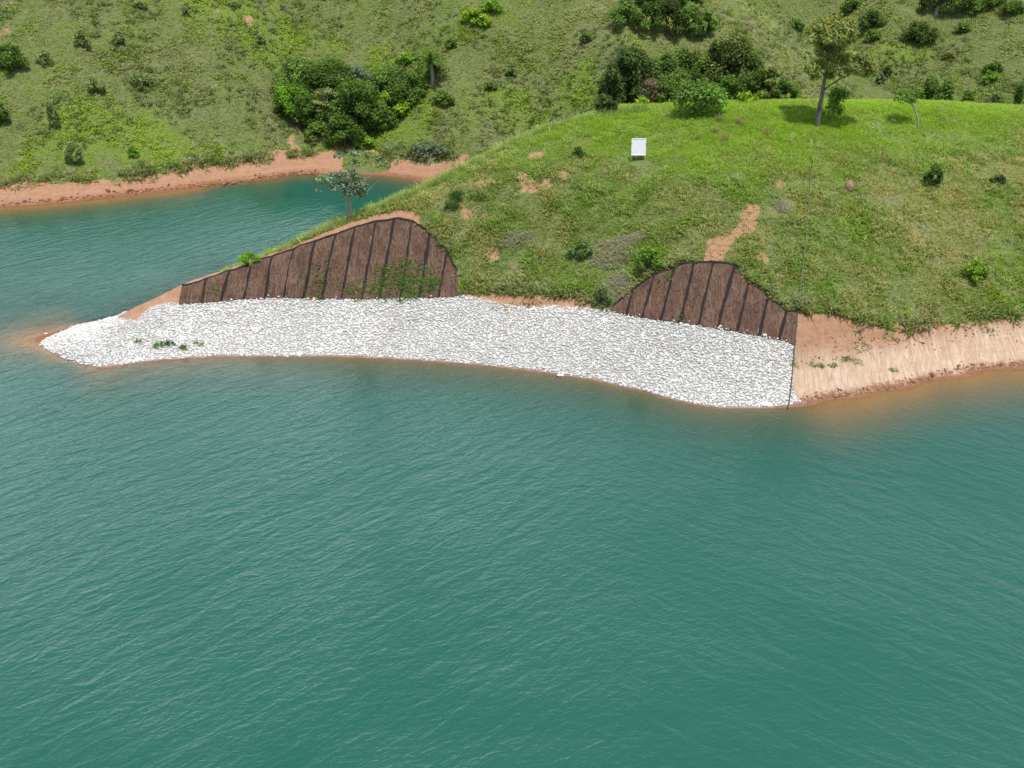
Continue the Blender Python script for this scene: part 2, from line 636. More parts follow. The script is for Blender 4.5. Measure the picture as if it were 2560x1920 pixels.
wet = N(nt, 'ShaderNodeMapRange', interpolation_type='SMOOTHSTEP')
nt.links.new(math_(nt, 'ADD', Z, math_(nt, 'MULTIPLY', math_(nt, 'SUBTRACT', nB, .5), -.9)), wet.inputs[0])
wet.inputs[1].default_value, wet.inputs[2].default_value = .42, .08
wet.inputs[3].default_value, wet.inputs[4].default_value = 0, .85
soilc = mixc(nt, wet.outputs[0], soilc, (.22, .09, .045))
lay = noise(nt, 1.0, 4, .6, pos(nt, (.12, .12, 7)), .5)
soilc = mixc(nt, math_(nt, 'MULTIPLY', ramp(nt, lay, [(.52, (0, 0, 0)), (.62, (1, 1, 1))]), .28), soilc, (.50, .33, .21))
bed = N(nt, 'ShaderNodeMapRange')
nt.links.new(Z, bed.inputs[0])
bed.inputs[1].default_value, bed.inputs[2].default_value = .03, -.10
sxp = N(nt, 'ShaderNodeMapRange', interpolation_type='SMOOTHSTEP')
nt.links.new(math_(nt, 'ABSOLUTE', math_(nt, 'ADD', sep.outputs[0], 5.5)), sxp.inputs[0])
sxp.inputs[1].default_value, sxp.inputs[2].default_value = 26.5, 31.0
bedc = mixc(nt, sxp.outputs[0], (.20, .165, .095), (.42, .245, .105))      # clean silt off the stones, red clay off the bare banks
dp = N(nt, 'ShaderNodeMapRange', interpolation_type='SMOOTHSTEP')
nt.links.new(Z, dp.inputs[0])
dp.inputs[1].default_value, dp.inputs[2].default_value = -.9, -2.2
bedc = mixc(nt, dp.outputs[0], bedc, (.03, .085, .065))      # deep bed coloured like the water, so stray reflections show no orange
soilc = mixc(nt, bed.outputs[0], soilc, bedc)
edge = math_(nt, 'ADD', s_attr, math_(nt, 'MULTIPLY', math_(nt, 'SUBTRACT', nB, .5), .9))
es = N(nt, 'ShaderNodeMapRange', interpolation_type='SMOOTHSTEP')
nt.links.new(edge, es.inputs[0])
es.inputs[1].default_value, es.inputs[2].default_value = .42, .6
colr = mixc(nt, es.outputs[0], turf, soilc)
colr = mixc(nt, math_(nt, 'MULTIPLY', r_attr, .75), colr, (.42, .41, .39))
hgt = math_(nt, 'ADD', math_(nt, 'MULTIPLY', nB, .6), math_(nt, 'MULTIPLY', streak, math_(nt, 'MULTIPLY', b_attr, 1.2)))
hgt = math_(nt, 'ADD', hgt, math_(nt, 'MULTIPLY', nC, .35))
principled(nt, out, colr, .95, hgt, .7, .22, .1)
M_GROUND = m

# water
m, nt, out = newmat('reservoir_water')
dep = attr(nt, 'depth')
P = pos(nt)
sx = N(nt, 'ShaderNodeSeparateXYZ')
nt.links.new(P, sx.inputs[0])


def wave_field(ang, sl, st, sc, det=3, dist=.6):
    g = N(nt, 'ShaderNodeNewGeometry')
    rot = N(nt, 'ShaderNodeVectorRotate', rotation_type='Z_AXIS')
    rot.inputs['Angle'].default_value = -math.radians(ang)
    nt.links.new(g.outputs['Position'], rot.inputs['Vector'])
    mp = N(nt, 'ShaderNodeMapping')
    mp.inputs['Scale'].default_value = (sl, st, 1)
    nt.links.new(rot.outputs[0], mp.inputs['Vector'])
    return noise(nt, sc, det, .55, mp.outputs[0], dist)


wA = wave_field(38, .30, 1.0, 1.25)
wB = wave_field(-34, .30, 1.0, 1.25)
wC = wave_field(12, .42, 1.0, 3.0)
wD = wave_field(4, .7, 1.0, 6.0, 2)
selx = N(nt, 'ShaderNodeMapRange', interpolation_type='SMOOTHSTEP')
nt.links.new(sx.outputs[0], selx.inputs[0])
selx.inputs[1].default_value, selx.inputs[2].default_value = -4, 16
wAB = N(nt, 'ShaderNodeMix', data_type='FLOAT')
nt.links.new(selx.outputs[0], wAB.inputs[0])
nt.links.new(wA, wAB.inputs[2])
nt.links.new(wB, wAB.inputs[3])
gust = noise(nt, .06, 3, .5, P, .8)
gfac = N(nt, 'ShaderNodeMapRange', interpolation_type='SMOOTHSTEP')
nt.links.new(gust, gfac.inputs[0])
gfac.inputs[1].default_value, gfac.inputs[2].default_value = .3, .65
gfac.inputs[3].default_value, gfac.inputs[4].default_value = .5, 1.2
hh = math_(nt, 'ADD', math_(nt, 'MULTIPLY', wAB.outputs[0], .70), math_(nt, 'MULTIPLY', wC, .30))
hh = math_(nt, 'ADD', hh, math_(nt, 'MULTIPLY', wD, .07))
hh = math_(nt, 'MULTIPLY', hh, gfac.outputs[0])
shel = N(nt, 'ShaderNodeMapRange', interpolation_type='SMOOTHSTEP')      # the inlet behind the point is sheltered
nt.links.new(sx.outputs[1], shel.inputs[0])
shel.inputs[1].default_value, shel.inputs[2].default_value = 88, 106
shel.inputs[3].default_value, shel.inputs[4].default_value = 1, .45
hh = math_(nt, 'MULTIPLY', hh, shel.outputs[0])
bmp = N(nt, 'ShaderNodeBump')
bmp.inputs['Strength'].default_value = 1.0
bmp.inputs['Distance'].default_value = .14
nt.links.new(hh, bmp.inputs['Height'])
deepc = ramp(nt, gust, [(.3, (.016, .094, .063)), (.7, (.022, .102, .076))])
dif = N(nt, 'ShaderNodeBsdfDiffuse')
nt.links.new(deepc, dif.inputs['Color'])
nt.links.new(bmp.outputs[0], dif.inputs['Normal'])
trn = N(nt, 'ShaderNodeBsdfTransparent')
tcol = N(nt, 'ShaderNodeMix', data_type='RGBA')
tcol.inputs[0].default_value = 0
tcol.inputs[6].default_value = (1, .93, .78, 1)
nt.links.new(tcol.outputs[2], trn.inputs['Color'])
T = math_(nt, 'POWER', 2.718, math_(nt, 'MULTIPLY', dep, -.85))
T = math_(nt, 'MULTIPLY', T, .86)
body = N(nt, 'ShaderNodeMixShader')
nt.links.new(T, body.inputs[0])
nt.links.new(dif.outputs[0], body.inputs[1])
nt.links.new(trn.outputs[0], body.inputs[2])
gl = N(nt, 'ShaderNodeBsdfGlossy')
gl.distribution = 'BECKMANN'
gl.inputs['Roughness'].default_value = .07
nt.links.new(bmp.outputs[0], gl.inputs['Normal'])
fr = N(nt, 'ShaderNodeFresnel')
fr.inputs['IOR'].default_value = 1.33
bm2 = N(nt, 'ShaderNodeBump')
bm2.inputs['Strength'].default_value = 1.0
bm2.inputs['Distance'].default_value = .24
nt.links.new(hh, bm2.inputs['Height'])
nt.links.new(bm2.outputs[0], fr.inputs['Normal'])
wat = N(nt, 'ShaderNodeMixShader')
nt.links.new(fr.outputs[0], wat.inputs[0])
nt.links.new(body.outputs[0], wat.inputs[1])
nt.links.new(gl.outputs[0], wat.inputs[2])
nt.links.new(wat.outputs[0], out.inputs['Surface'])
M_WATER = m

# white riprap stone
m, nt, out = newmat('white_stone')
oi = attr(nt, 'tint', 'Color')
f = noise(nt, 7, 4, .6, pos(nt))
principled(nt, out, mixc(nt, math_(nt, 'MULTIPLY', f, .25), oi, (.6, .58, .53)), .9, f, .5, .03, .2)
M_ROCK = m

# coir erosion mat
m, nt, out = newmat('coir_mat')
f1 = noise(nt, 1.1, 6, .7, pos(nt, (1, .5, .5)))
f2 = noise(nt, 5, 4, .75, pos(nt, (2.2, .5, .5)))
vor = N(nt, 'ShaderNodeTexVoronoi')
vor.inputs['Scale'].default_value = 3.6
nt.links.new(pos(nt, (1, .8, .8)), vor.inputs['Vector'])
spots = ramp(nt, vor.outputs['Distance'], [(.10, (1, 1, 1)), (.32, (0, 0, 0))])
cc = ramp(nt, f1, [(.3, (.10, .055, .040)), (.5, (.165, .095, .066)), (.72, (.22, .14, .092))])
f3 = noise(nt, .55, 5, .7, pos(nt, (1, .8, .8)), .6)
cc = mixc(nt, math_(nt, 'MULTIPLY', ramp(nt, f3, [(.5, (0, 0, 0)), (.72, (1, 1, 1))]), .6), cc, (.27, .19, .125))
cc = mixc(nt, ramp(nt, f2, [(.36, (0, 0, 0)), (.66, (.95, .95, .95))]), cc, (.05, .032, .027))
fib = noise(nt, 2.2, 4, .7, pos(nt, (3.2, .25, .25)))
cc = mixc(nt, ramp(nt, fib, [(.5, (0, 0, 0)), (.7, (.6, .6, .6))]), cc, (.25, .165, .11))
cc = mixc(nt, math_(nt, 'MULTIPLY', spots, math_(nt, 'MULTIPLY', f1, .9)), cc, (.03, .02, .017))
hb = math_(nt, 'SUBTRACT', f2, math_(nt, 'MULTIPLY', spots, .8))
principled(nt, out, cc, .95, hb, .8, .1, .1)
M_MAT = m
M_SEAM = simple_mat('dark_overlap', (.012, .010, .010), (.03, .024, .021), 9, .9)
M_WHITE = simple_mat('white_sign_paint', (.72, .73, .76), (.80, .80, .80), 2, .35, .05)
M_PANEL = simple_mat('worn_white_panel', (.74, .75, .79), (.84, .84, .85), 1.4, .5, .05, (1, 1, 2.5), .3)
M_POST = simple_mat('weathered_post', (.5, .48, .42), (.68, .66, .6), 6, .7)
M_PIPE = simple_mat('grey_pipe', (.11, .13, .08), (.18, .20, .13), 5, .7)
M_PIPE_D = simple_mat('dark_pipe', (.05, .05, .05), (.10, .10, .09), 5, .6)
M_REDSOIL = simple_mat('red_mound_earth', (.30, .18, .11), (.46, .30, .20), 5, .95, .8)
M_LITTER = simple_mat('white_scrap', (.7, .7, .7), (.8, .8, .8), 4, .6)
M_STICK = simple_mat('bleached_wood', (.45, .40, .33), (.62, .57, .5), 8, .8)

# ------------------------------------------------------------------ land and water
SPUR = hits([(1180, 60), (1300, -20), (1450, -40), (1592, -10), (1650, 40), (1700, 78), (1752, 125), (1768, 215), (1650, 200), (1450, 110), (1300, 110)])
RIDGE = hits([(1575, -12), (1610, 14), (1650, 44), (1692, 72), (1730, 100), (1752, 125)])
BRIGHTS = [(hit(u, v), ru, rv) for u, v, ru, rv in ((1110, 245, 100, 40), (1235, 190, 80, 30), (240, 305, 130, 40), (370, 330, 90, 25), (890, 255, 80, 50),
                                                   (1830, 205, 70, 14), (900, 300, 70, 16), (560, 60, 120, 40), (1950, 110, 80, 14), (1720, 215, 60, 10))]


lush = np.zeros_like(ZZ)
bb = fbm(XX, YY, .35, 3, 131)
for p, ru, rv in BRIGHTS:
    m = mpp(p)
    q = np.hypot((XX - p[0]) / (ru * m), (YY - p[1]) / (rv * m * 2.2)) + (bb - .5) * 1.6
    lush = np.maximum(lush, 1 - sstep(.6, 1.15, q))
lush = np.maximum(lush, sstep(10.8, 12.6, ZZ) * (YY < 112) * (XX > 0) * .9)
pale_f = .9 * (1 - sstep(.5, 1.8, dist_line(XX, YY, RIDGE)))
pale_f = np.maximum(pale_f, .45 * inpoly(XX, YY, SPUR))
pale_f = np.maximum(pale_f, .8 * sstep(.47, .62, fbm(XX, YY, .2, 4, 207)) * (YY < 112) * (1 - sstep(9.5, 12, ZZ)))
idx = np.arange(NX * NY).reshape(NY, NX)
quads = np.stack([idx[:-1, :-1], idx[:-1, 1:], idx[1:, 1:], idx[1:, :-1]], -1).reshape(-1, 4)
V = np.stack([XX, YY, ZZ], -1).reshape(-1, 3)
o = mesh_np('terrain', V, quads, M_GROUND, smooth=True,
            attrs={'soil': np.maximum(soil, matm), 'riprap': rip_s, 'bank': bankr_s, 'lush': lush, 'pale': blur(pale_f)})
tag(o, 'grassy hills and orange earth banks around the water', kind='structure')
V = np.stack([XX, YY, XX * 0], -1).reshape(-1, 3)
o = mesh_np('water', V, quads, M_WATER, smooth=True, attrs={'depth': np.clip(-ZZ, 0, 30)})
tag(o, 'teal green rippled water of the reservoir', kind='structure')


# ------------------------------------------------------------------ grass and scrub
def tufts(name, pts, L, Wd, nb, lean, tint, label, mat=M_GRASS, kind='stuff', parent=None, gain=(1.95, 2.08, 2.05)):
    n = len(pts)
    P = np.repeat(pts, nb, 0)
    Lr = np.repeat(L, nb) * rng.uniform(.6, 1.25, n * nb)
    Wr = np.repeat(Wd, nb) * rng.uniform(.7, 1.2, n * nb)
    az = rng.uniform(0, 2 * np.pi, n * nb)
    ln = np.clip(rng.normal(lean, .28, n * nb), .05, 1.35)
    dirv = np.stack([np.cos(az) * np.sin(ln), np.sin(az) * np.sin(ln), np.cos(ln)], -1)
    tw = az + rng.uniform(.9, 2.2, n * nb)
    side = np.stack([np.cos(tw), np.sin(tw), np.zeros_like(tw)], -1)
    root = P + np.stack([np.cos(az), np.sin(az), np.zeros_like(az)], -1) * (Lr * .18)[:, None]
    a = root - side * (Wr / 2)[:, None]
    b = root + side * (Wr / 2)[:, None]
    mid = root + dirv * (Lr * .6)[:, None]
    droop = dirv.copy()
    droop[:, 2] -= .45
    tip = mid + droop * (Lr * .45)[:, None]
    c = mid + side * (Wr * .42)[:, None]
    d = mid - side * (Wr * .42)[:, None]
    V = np.stack([a, b, c, d, tip], 1).reshape(-1, 3)
    i = np.arange(n * nb)[:, None] * 5
    Fc = np.concatenate([i + np.array([[0, 1, 2]]), i + np.array([[0, 2, 3]]), i + np.array([[3, 2, 4]])], 0)
    t = np.repeat(tint, nb, 0) * rng.uniform(.88, 1.12, (n * nb, 1)) * np.asarray(gain)[None]
    t = np.repeat(t, 5, 0)
    o = mesh_np(name, V, Fc, mat, parent, tint=np.clip(t, 0, .9))
    if label: tag(o, label, kind=kind)
    return o




def palette(x, y, far):
    """living grass, straw, grey-green scrub in drifts"""
    n = len(x)
    a, b, c = fbm(x, y, .10, 4, 101), fbm(x, y, .35, 3, 131), rng.random(n)
    C = np.empty((n, 3))
    green = np.array([.155, .235, .045])
    bright = np.array([.19, .27, .03])
    olive = np.array([.17, .185, .06])
    straw = np.array([.34, .30, .15])
    grey = np.array([.22, .22, .12])
    dark = np.array([.085, .125, .035])
    if far:
        C[:] = green * .6 + olive * .4
        C = C + (bright - C) * (sstep(.5, .66, a) * .8)[:, None]
        C = C + (grey - C) * (sstep(.5, .68, b) * .75)[:, None]
        spur = inpoly(x, y, SPUR)
        C[spur] = C[spur] * .55 + np.array([.215, .225, .10]) * .45
        lush = (x > 38) & ~spur & (y > 128)
        C[lush] = C[lush] * .6 + np.array([.17, .22, .08]) * .4
        dr = dist_line(x, y, RIDGE)
        C = C + (np.array([.23, .28, .12]) - C) * (.9 * (1 - sstep(.5, 1.6, dr)))[:, None]
        for p, ru, rv in BRIGHTS:
            m = mpp(p)
            q = np.hypot((x - p[0]) / (ru * m), (y - p[1]) / (rv * m * 2.2)) + (b - .5) * 1.6
            C = C + (np.array([.20, .27, .035]) - C) * (.8 * (1 - sstep(.6, 1.15, q)))[:, None]
        C[c < .10] = straw * .45 + C[c < .10] * .5
        C[(c > .10) & (c < .15)] = dark
    else:
        top = sstep(9.5, 12.5, ground(x, y))[:, None]
        C[:] = green
        C = C + (bright - C) * np.maximum(top * .8, (sstep(.45, .6, a) * .6)[:, None])
        C = C + (olive - C) * (sstep(.46, .62, b) * .7)[:, None] * (1 - .6 * top)
        k = .20 * (1 - .75 * top[:, 0]) + .26 * sstep(.55, .7, b) * (1 - top[:, 0])
        pl = bil(pale_f, x, y)[:, None]
        C = C + (np.array([.24, .235, .11]) - C) * pl * .7
        k = k + .12 * pl[:, 0]
        C[c < k] = straw
        C[(c > .88) & (top[:, 0] < .5)] = dark
    return C


def scatter(n, x0, x1, y0, y1):
    return rng.uniform(x0, x1, n), rng.uniform(y0, y1, n)


def inview(x, y, z, pad=170):
    u, v = px(np.stack([x, y, z], -1))
    return (u > -pad * 2) & (u < 2212 + pad * 2) & (v > -pad * 3) & (v < 1700)


SIGNP = hit(1380, 346)


def vegmask(x, y):
    s = np.where((bil(bankr_s, x, y) < .3) & (ground(x, y) > 5.5) & (np.asarray(x) > -8) & (rng.random(np.shape(x)) < .22) & ~((y > 100) & (x < 2)), 0, 1.0) * bil(soil, x, y) + 0 * x
    s = s + (fbm(x, y, 1.3, 2, 71) - .5) * .5
    sg = SIGNP
    clear = (np.abs(x - sg[0]) < 1.0) & (y < sg[1] + .15) & (y > sg[1] - .75)
    return ~clear & (s < .42) & (bil(rip, x, y) < .5) & (bil(matm, x, y) < .35) & (ground(x, y) > .15)


# near peninsula
x, y = scatter(470000, -50, 68, 68, 116)
z = ground(x, y)
k = vegmask(x, y) & inview(x, y, z) & (y < 113) & ~((y > 106) & (x < 0))
x, y, z = x[k], y[k], z[k]
dens = fbm(x, y, .5, 3, 55)
k = rng.random(len(x)) < .35 + .9 * sstep(.3, .6, dens)
x, y, z = x[k], y[k], z[k]
topk = sstep(9.5, 12.5, z)
rough = sstep(.42, .68, fbm(x, y, .6, 3, 77)) * (1 - .7 * topk)
L = .34 + .42 * rough * rng.random(len(x)) + .10 * topk
tufts('grass', np.stack([x, y, z - .03], -1), L * .85, .042 + .04 * rough, 4, .82, palette(x, y, False),
      'long green and straw coloured grass over the near point and knoll')
# taller seed-head clumps on the rough part of the slope
x, y = scatter(3700, -30, 68, 70, 103)
z = ground(x, y)
k = vegmask(x, y) & inview(x, y, z) & (fbm(x, y, .45, 3, 177) > .50) & (z < 12.3)
x, y, z = x[k], y[k], z[k]
cpal = np.array([[.17, .23, .06], [.24, .25, .11], [.12, .19, .05], [.26, .25, .13]])[rng.integers(0, 4, len(x))]
tufts('tall_grass', np.stack([x, y, z - .05], -1), rng.uniform(.55, 1.05, len(x)), np.full(len(x), .06), 16, .7, cpal,
      'taller coarse grass clumps on the rough slope')
# far hillsides
x, y = scatter(420000, -100, 110, 108, 190)
z = ground(x, y)
k = vegmask(x, y) & inview(x, y, z) & ((y > 113) | (x < 0)) & (z > .5)
x, y, z = x[k], y[k], z[k]
dens = fbm(x, y, .3, 3, 155)
k = rng.random(len(x)) < .62 + .5 * sstep(.35, .6, dens)
x, y, z = x[k], y[k], z[k]
rough = sstep(.45, .7, fbm(x, y, .35, 3, 178))
L = .34 + .42 * rough * rng.random(len(x))
tufts('undergrowth', np.stack([x, y, z - .05], -1), L * .8, .075 + .06 * rough, 4, .85, palette(x, y, True),
      'mixed grass and low scrub covering the far hillsides', gain=(2.22, 2.20, 2.55))
x, y = scatter(24000, -100, 110, 110, 185)
z = ground(x, y)
k = vegmask(x, y) & inview(x, y, z) & (z > 1) & (fbm(x, y, .17, 4, 190) > .51)
x, y, z = x[k], y[k], z[k]
cpal = np.array([[.07, .105, .035], [.09, .12, .05], [.13, .135, .08], [.10, .15, .035], [.20, .19, .13]])[rng.integers(0, 5, len(x))]
tufts('scrub_undergrowth', np.stack([x, y, z - .08], -1), rng.uniform(.4, .85, len(x)), np.full(len(x), .11), 14, .75, cpal,
      'darker low scrub dotted through the far hillside grass')


# fringe of big overhanging clumps where turf meets bare bank
def fringe(line, n, jit, Lr):
    P = hits(line)
    seg = np.sort(rng.uniform(0, len(P) - 1.001, n))
    i = seg.astype(int)
    q = P[i] + (P[i + 1] - P[i]) * (seg - i)[:, None]
    q[:, :2] += rng.normal(0, jit, (n, 2))
    q[:, 1] += .25
    q[:, 2] = ground(q[:, 0], q[:, 1]) - .05
    c = np.array([[.14, .19, .05], [.18, .21, .08], [.24, .22, .13], [.09, .13, .035], [.28, .25, .17]])[rng.integers(0, 5, n)]
    keep = (fbm(q[:, 0], q[:, 1], .8, 2, 301) + .25 * rng.random(n)) > .55
    q, c, n = q[keep], c[keep], int(keep.sum())
    return q, rng.uniform(*Lr, n), c


fr_lines = [([(1726, 668), (1760, 672), (1800, 676), (1840, 686), (1880, 700), (1920, 710), (1960, 710), (2000, 700), (2050, 696),
              (2100, 689), (2150, 684), (2212, 676), (2300, 666), (2400, 660)], 520, .28, (.6, 1.2)),
            ([(994, 632), (1060, 632), (1120, 634), (1180, 636), (1230, 640), (1270, 650), (1310, 664)], 190, .25, (.45, .95)),
            ([(-60, 402), (0, 398), (100, 392), (200, 386), (300, 378), (400, 366), (480, 356), (540, 345), (600, 340), (660, 334),
              (720, 332), (800, 334), (860, 336), (920, 336), (990, 345)], 760, .4, (.5, 1.05)),
            ([(994, 600), (990, 580), (965, 545), (930, 503), (895, 481)], 70, .15, (.4, .7)),
            ([(1340, 640), (1366, 626), (1413, 592), (1457, 575), (1500, 566)], 60, .15, (.4, .7)),
            ([(1590, 572), (1620, 608), (1660, 638), (1700, 672)], 60, .15, (.4, .7))]
qs, ls, cs = [], [], []
for ln, n, j, lr in fr_lines:
    q, l, c = fringe(ln, n, j, lr)
    qs.append(q); ls.append(l); cs.append(c)
tufts('bank_grass', np.vstack(qs), np.concatenate(ls), np.full(sum(map(len, ls)), .10), 14, .75, np.vstack(cs),
      'coarse grass hanging over the top edges of the bare banks')

# long pale seed grass standing along the crest, against the cove
cl_ = hits([(600, 548), (700, 503), (780, 474), (850, 446), (900, 423), (990, 376), (1100, 320), (1200, 280), (1300, 253), (1400, 244)])
n_ = 620
t_ = rng.uniform(0, len(cl_) - 1.001, n_)
i_ = t_.astype(int)
q = cl_[i_] + (cl_[i_ + 1] - cl_[i_]) * (t_ - i_)[:, None]
q[:, 1] += rng.uniform(.1, 1.3, n_)
q[:, 2] = ground(q[:, 0], q[:, 1]) - .05
cc_ = np.array([[.20, .24, .09], [.17, .22, .07], [.24, .23, .13], [.14, .19, .05]])[rng.integers(0, 4, n_)]
tufts('crest_grass', q, rng.uniform(.5, 1.0, n_), np.full(n_, .045), 9, .35, cc_, 'long pale seed grass standing along the crest of the point')

# ------------------------------------------------------------------ riprap
ROCKS = []
for s in range(14):
    bm = bmesh.new()
    bmesh.ops.create_icosphere(bm, subdivisions=1, radius=1)
    r = random.Random(s)
    for v in bm.verts:
        v.co *= r.uniform(.72, 1.18)
    sc = (r.uniform(.85, 1.35), r.uniform(.75, 1.05), r.uniform(.5, .8))
    ROCKS.append((np.array([[v.co.x * sc[0], v.co.y * sc[1], v.co.z * sc[2]] for v in bm.verts]),
                  np.array([[v.index for v in f.verts] for f in bm.faces])))
    bm.free()
sp = .185
gx = np.arange(POLY_RIP[:, 0].min(), POLY_RIP[:, 0].max(), sp)
gy = np.arange(POLY_RIP[:, 1].min(), POLY_RIP[:, 1].max(), sp * .9)
X, Y = np.meshgrid(gx, gy)
X = (X + (np.arange(len(gy)) % 2)[:, None] * sp / 2 + rng.uniform(-.07, .07, X.shape)).ravel()
Y = (Y + rng.uniform(-.09, .09, Y.shape)).ravel()
k = inpoly(X, Y, POLY_RIP)
X, Y = X[k], Y[k]
xx2, yy2 = scatter(1500, gx[0], gx[-1], gy[0], gy[-1])
k = inpoly(xx2, yy2, POLY_RIP)
X, Y = np.concatenate([X, xx2[k]]), np.concatenate([Y, yy2[k]])
extra = np.zeros(len(X))
extra[-k.sum():] = .10
Zr = ground(X, Y) + extra
size = rng.uniform(.080, .138, len(X)) * (1 + .5 * (rng.random(len(X)) < .08)) * np.where(extra > 0, .85, 1)
cr = rng.random(len(X))
tone = rng.uniform(.58, .76, (len(X), 1)) * np.array([[1.0, .99, .965]])
tone[cr < .07] *= np.array([.72, .71, .72])
tone *= (.86 + .28 * fbm(X, Y, .22, 3, 402))[:, None]
tone[(cr > .07) & (cr < .13)] *= np.array([1.0, .86, .70])
tone[(cr > .13) & (cr < .138)] *= np.array([.7, .45, .38])
uu, vv = px(np.stack([X, Y, Zr], -1))
dist = np.hypot(np.hypot(X, Y), Zr - CAMH)
order = np.argsort(-(size / dist))
near = set()
cand = [i for i in order if (Zr[i] < 1.6 and uu[i] > 1150)]
near = np.array(cand[:300])
VV, FF, TT, off = [], [], [], 0
rock_me = []
M_ROCKS = M_ROCK
for s, (rv, rf) in enumerate(ROCKS):
    me = bpy.data.meshes.new('riprap_rock')
    me.from_pydata(rv.tolist(), [], rf.tolist())
    a = me.attributes.new('tint', 'FLOAT_COLOR', 'POINT')
    t = np.ones((len(rv), 4), np.float32)
    t[:, :3] = (np.array([.62, .615, .60]) * (.86 + .022 * s))[None]
    a.data.foreach_set('color', t.ravel())
    me.materials.append(M_ROCK)
    rock_me.append(me)
nearset = set(int(i) for i in near)
rots = rng.uniform(0, 2 * np.pi, len(X))
tilt = rng.normal(0, .26, (len(X), 2))
for i in range(len(X)):
    if i in nearset:
        o = bpy.data.objects.new('riprap_rock', rock_me[i % 14])
        COL.objects.link(o)
        o.location = (X[i], Y[i], Zr[i] + .035)
        o.rotation_euler = (tilt[i, 0], tilt[i, 1], rots[i])
        o.scale = (size[i],) * 3
        tag(o, 'white angular rock low on the right half of the stone bank, near the water', 'rock', 'white rocks low on the stone bank')
        continue
    rv, rf = ROCKS[i % 14]
    R = np.array(Matrix.Rotation(rots[i], 3, 'Z') @ Matrix.Rotation(tilt[i, 0], 3, 'X') @ Matrix.Rotation(tilt[i, 1], 3, 'Y'))
    VV.append((rv * size[i]) @ R.T + np.array([X[i], Y[i], Zr[i] + .025]))
    FF.append(rf + off)
    off += len(rv)
    TT.append(np.repeat(tone[i][None], len(rv), 0))
o = mesh_np('riprap', np.vstack(VV), np.vstack(FF), M_ROCK, tint=np.vstack(TT))
tag(o, 'bank of white broken stone sloping into the water', kind='stuff')


def boulder(u, v, s, label, flat=.6, seed=3):
    p = hit(u, v)
    rv, rf = ROCKS[seed]
    o = mesh_np('boulder', rv * s * np.array([1.2, .8, flat]) + 0, rf, M_ROCK, tint=np.full((len(rv), 3), .70))
    o.location = (p[0], p[1], max(p[2], 0) + s * flat * .35)
    return tag(o, label, 'rock')


boulder(1654, 874, .42, 'big flat pale rock at the water\'s edge left of the black pipe', .45, 5)
boulder(1210, 812, .24, 'single rounded white rock lying out in front of the stone bank', .7, 6)
boulder(100, 722, .15, 'small white rock standing alone in the shallows behind the tip of the spit', .8, 7)
boulder(800, 514, .12, 'tiny white stone high on the larger brown mat', .9, 8)
boulder(880, 573, .14, 'small white stone above the weed patch on the larger brown mat', .9, 9)


def clods(name, line, n, jit, smin, smax, cols, label):
    P = hits(line)
    t = rng.uniform(0, len(P) - 1.001, n)
    i = t.astype(int)
    q = P[i] + (P[i + 1] - P[i]) * (t - i)[:, None]
    q[:, 0] += rng.normal(0, jit, n)
    q[:, 1] += np.abs(rng.normal(0, jit, n)) + .05
    VV, FF, TT, off = [], [], [], 0
    for k in range(n):
        rv, rf = ROCKS[k % 14]
        s = rng.uniform(smin, smax) * (1.8 if rng.random() < .12 else 1)
        R_ = np.array(Matrix.Rotation(rng.uniform(0, 6.28), 3, 'Z'))
        z = max(float(ground(q[k, 0], q[k, 1])), 0)
        VV.append((rv * s * [1.3, 1, .8]) @ R_.T + [q[k, 0], q[k, 1], z + s * .2])
        FF.append(rf + off); off += len(rv)
        TT.append(np.repeat(np.array(cols[rng.integers(0, len(cols))])[None], len(rv), 0))
    o = mesh_np(name, np.vstack(VV), np.vstack(FF), M_CLOD, tint=np.vstack(TT))
    return tag(o, label, kind='stuff')


m, nt, out = newmat('clod_earth')
principled(nt, out, attr(nt, 'tint', 'Color'), .95, noise(nt, 8, 4, .6, pos(nt)), .7, .05, .1)
M_CLOD = m
RED = [(.24, .11, .06), (.30, .15, .085), (.20, .09, .05), (.38, .22, .13)]
clods('earth_clods', [(1732, 866), (1790, 861), (1850, 854), (1950, 834), (2050, 807), (2130, 797), (2212, 789), (2290, 784)], 240, .24, .04, .12, RED,
      'crumbled red earth along the waterline of the bare bank')
clods('bank_rubble', [(1740, 800), (1820, 770), (1900, 760), (2000, 750), (2100, 730), (2200, 740)], 260, .9, .03, .08, RED + [(.38, .24, .16)],
      'small crumbs of earth scattered over the bare bank')
clods('shore_clods', [(0, 446), (120, 438), (250, 424), (400, 406), (520, 394), (625, 380), (700, 375)], 260, .3, .06, .16, RED,
      'red earth clods along the far waterline')


# ------------------------------------------------------------------ erosion mats
def interp_line(P, t):
    i = np.clip(np.floor(t).astype(int), 0, len(P) - 2)
    return P[i] + (P[i + 1] - P[i]) * (t - i)[:, None]


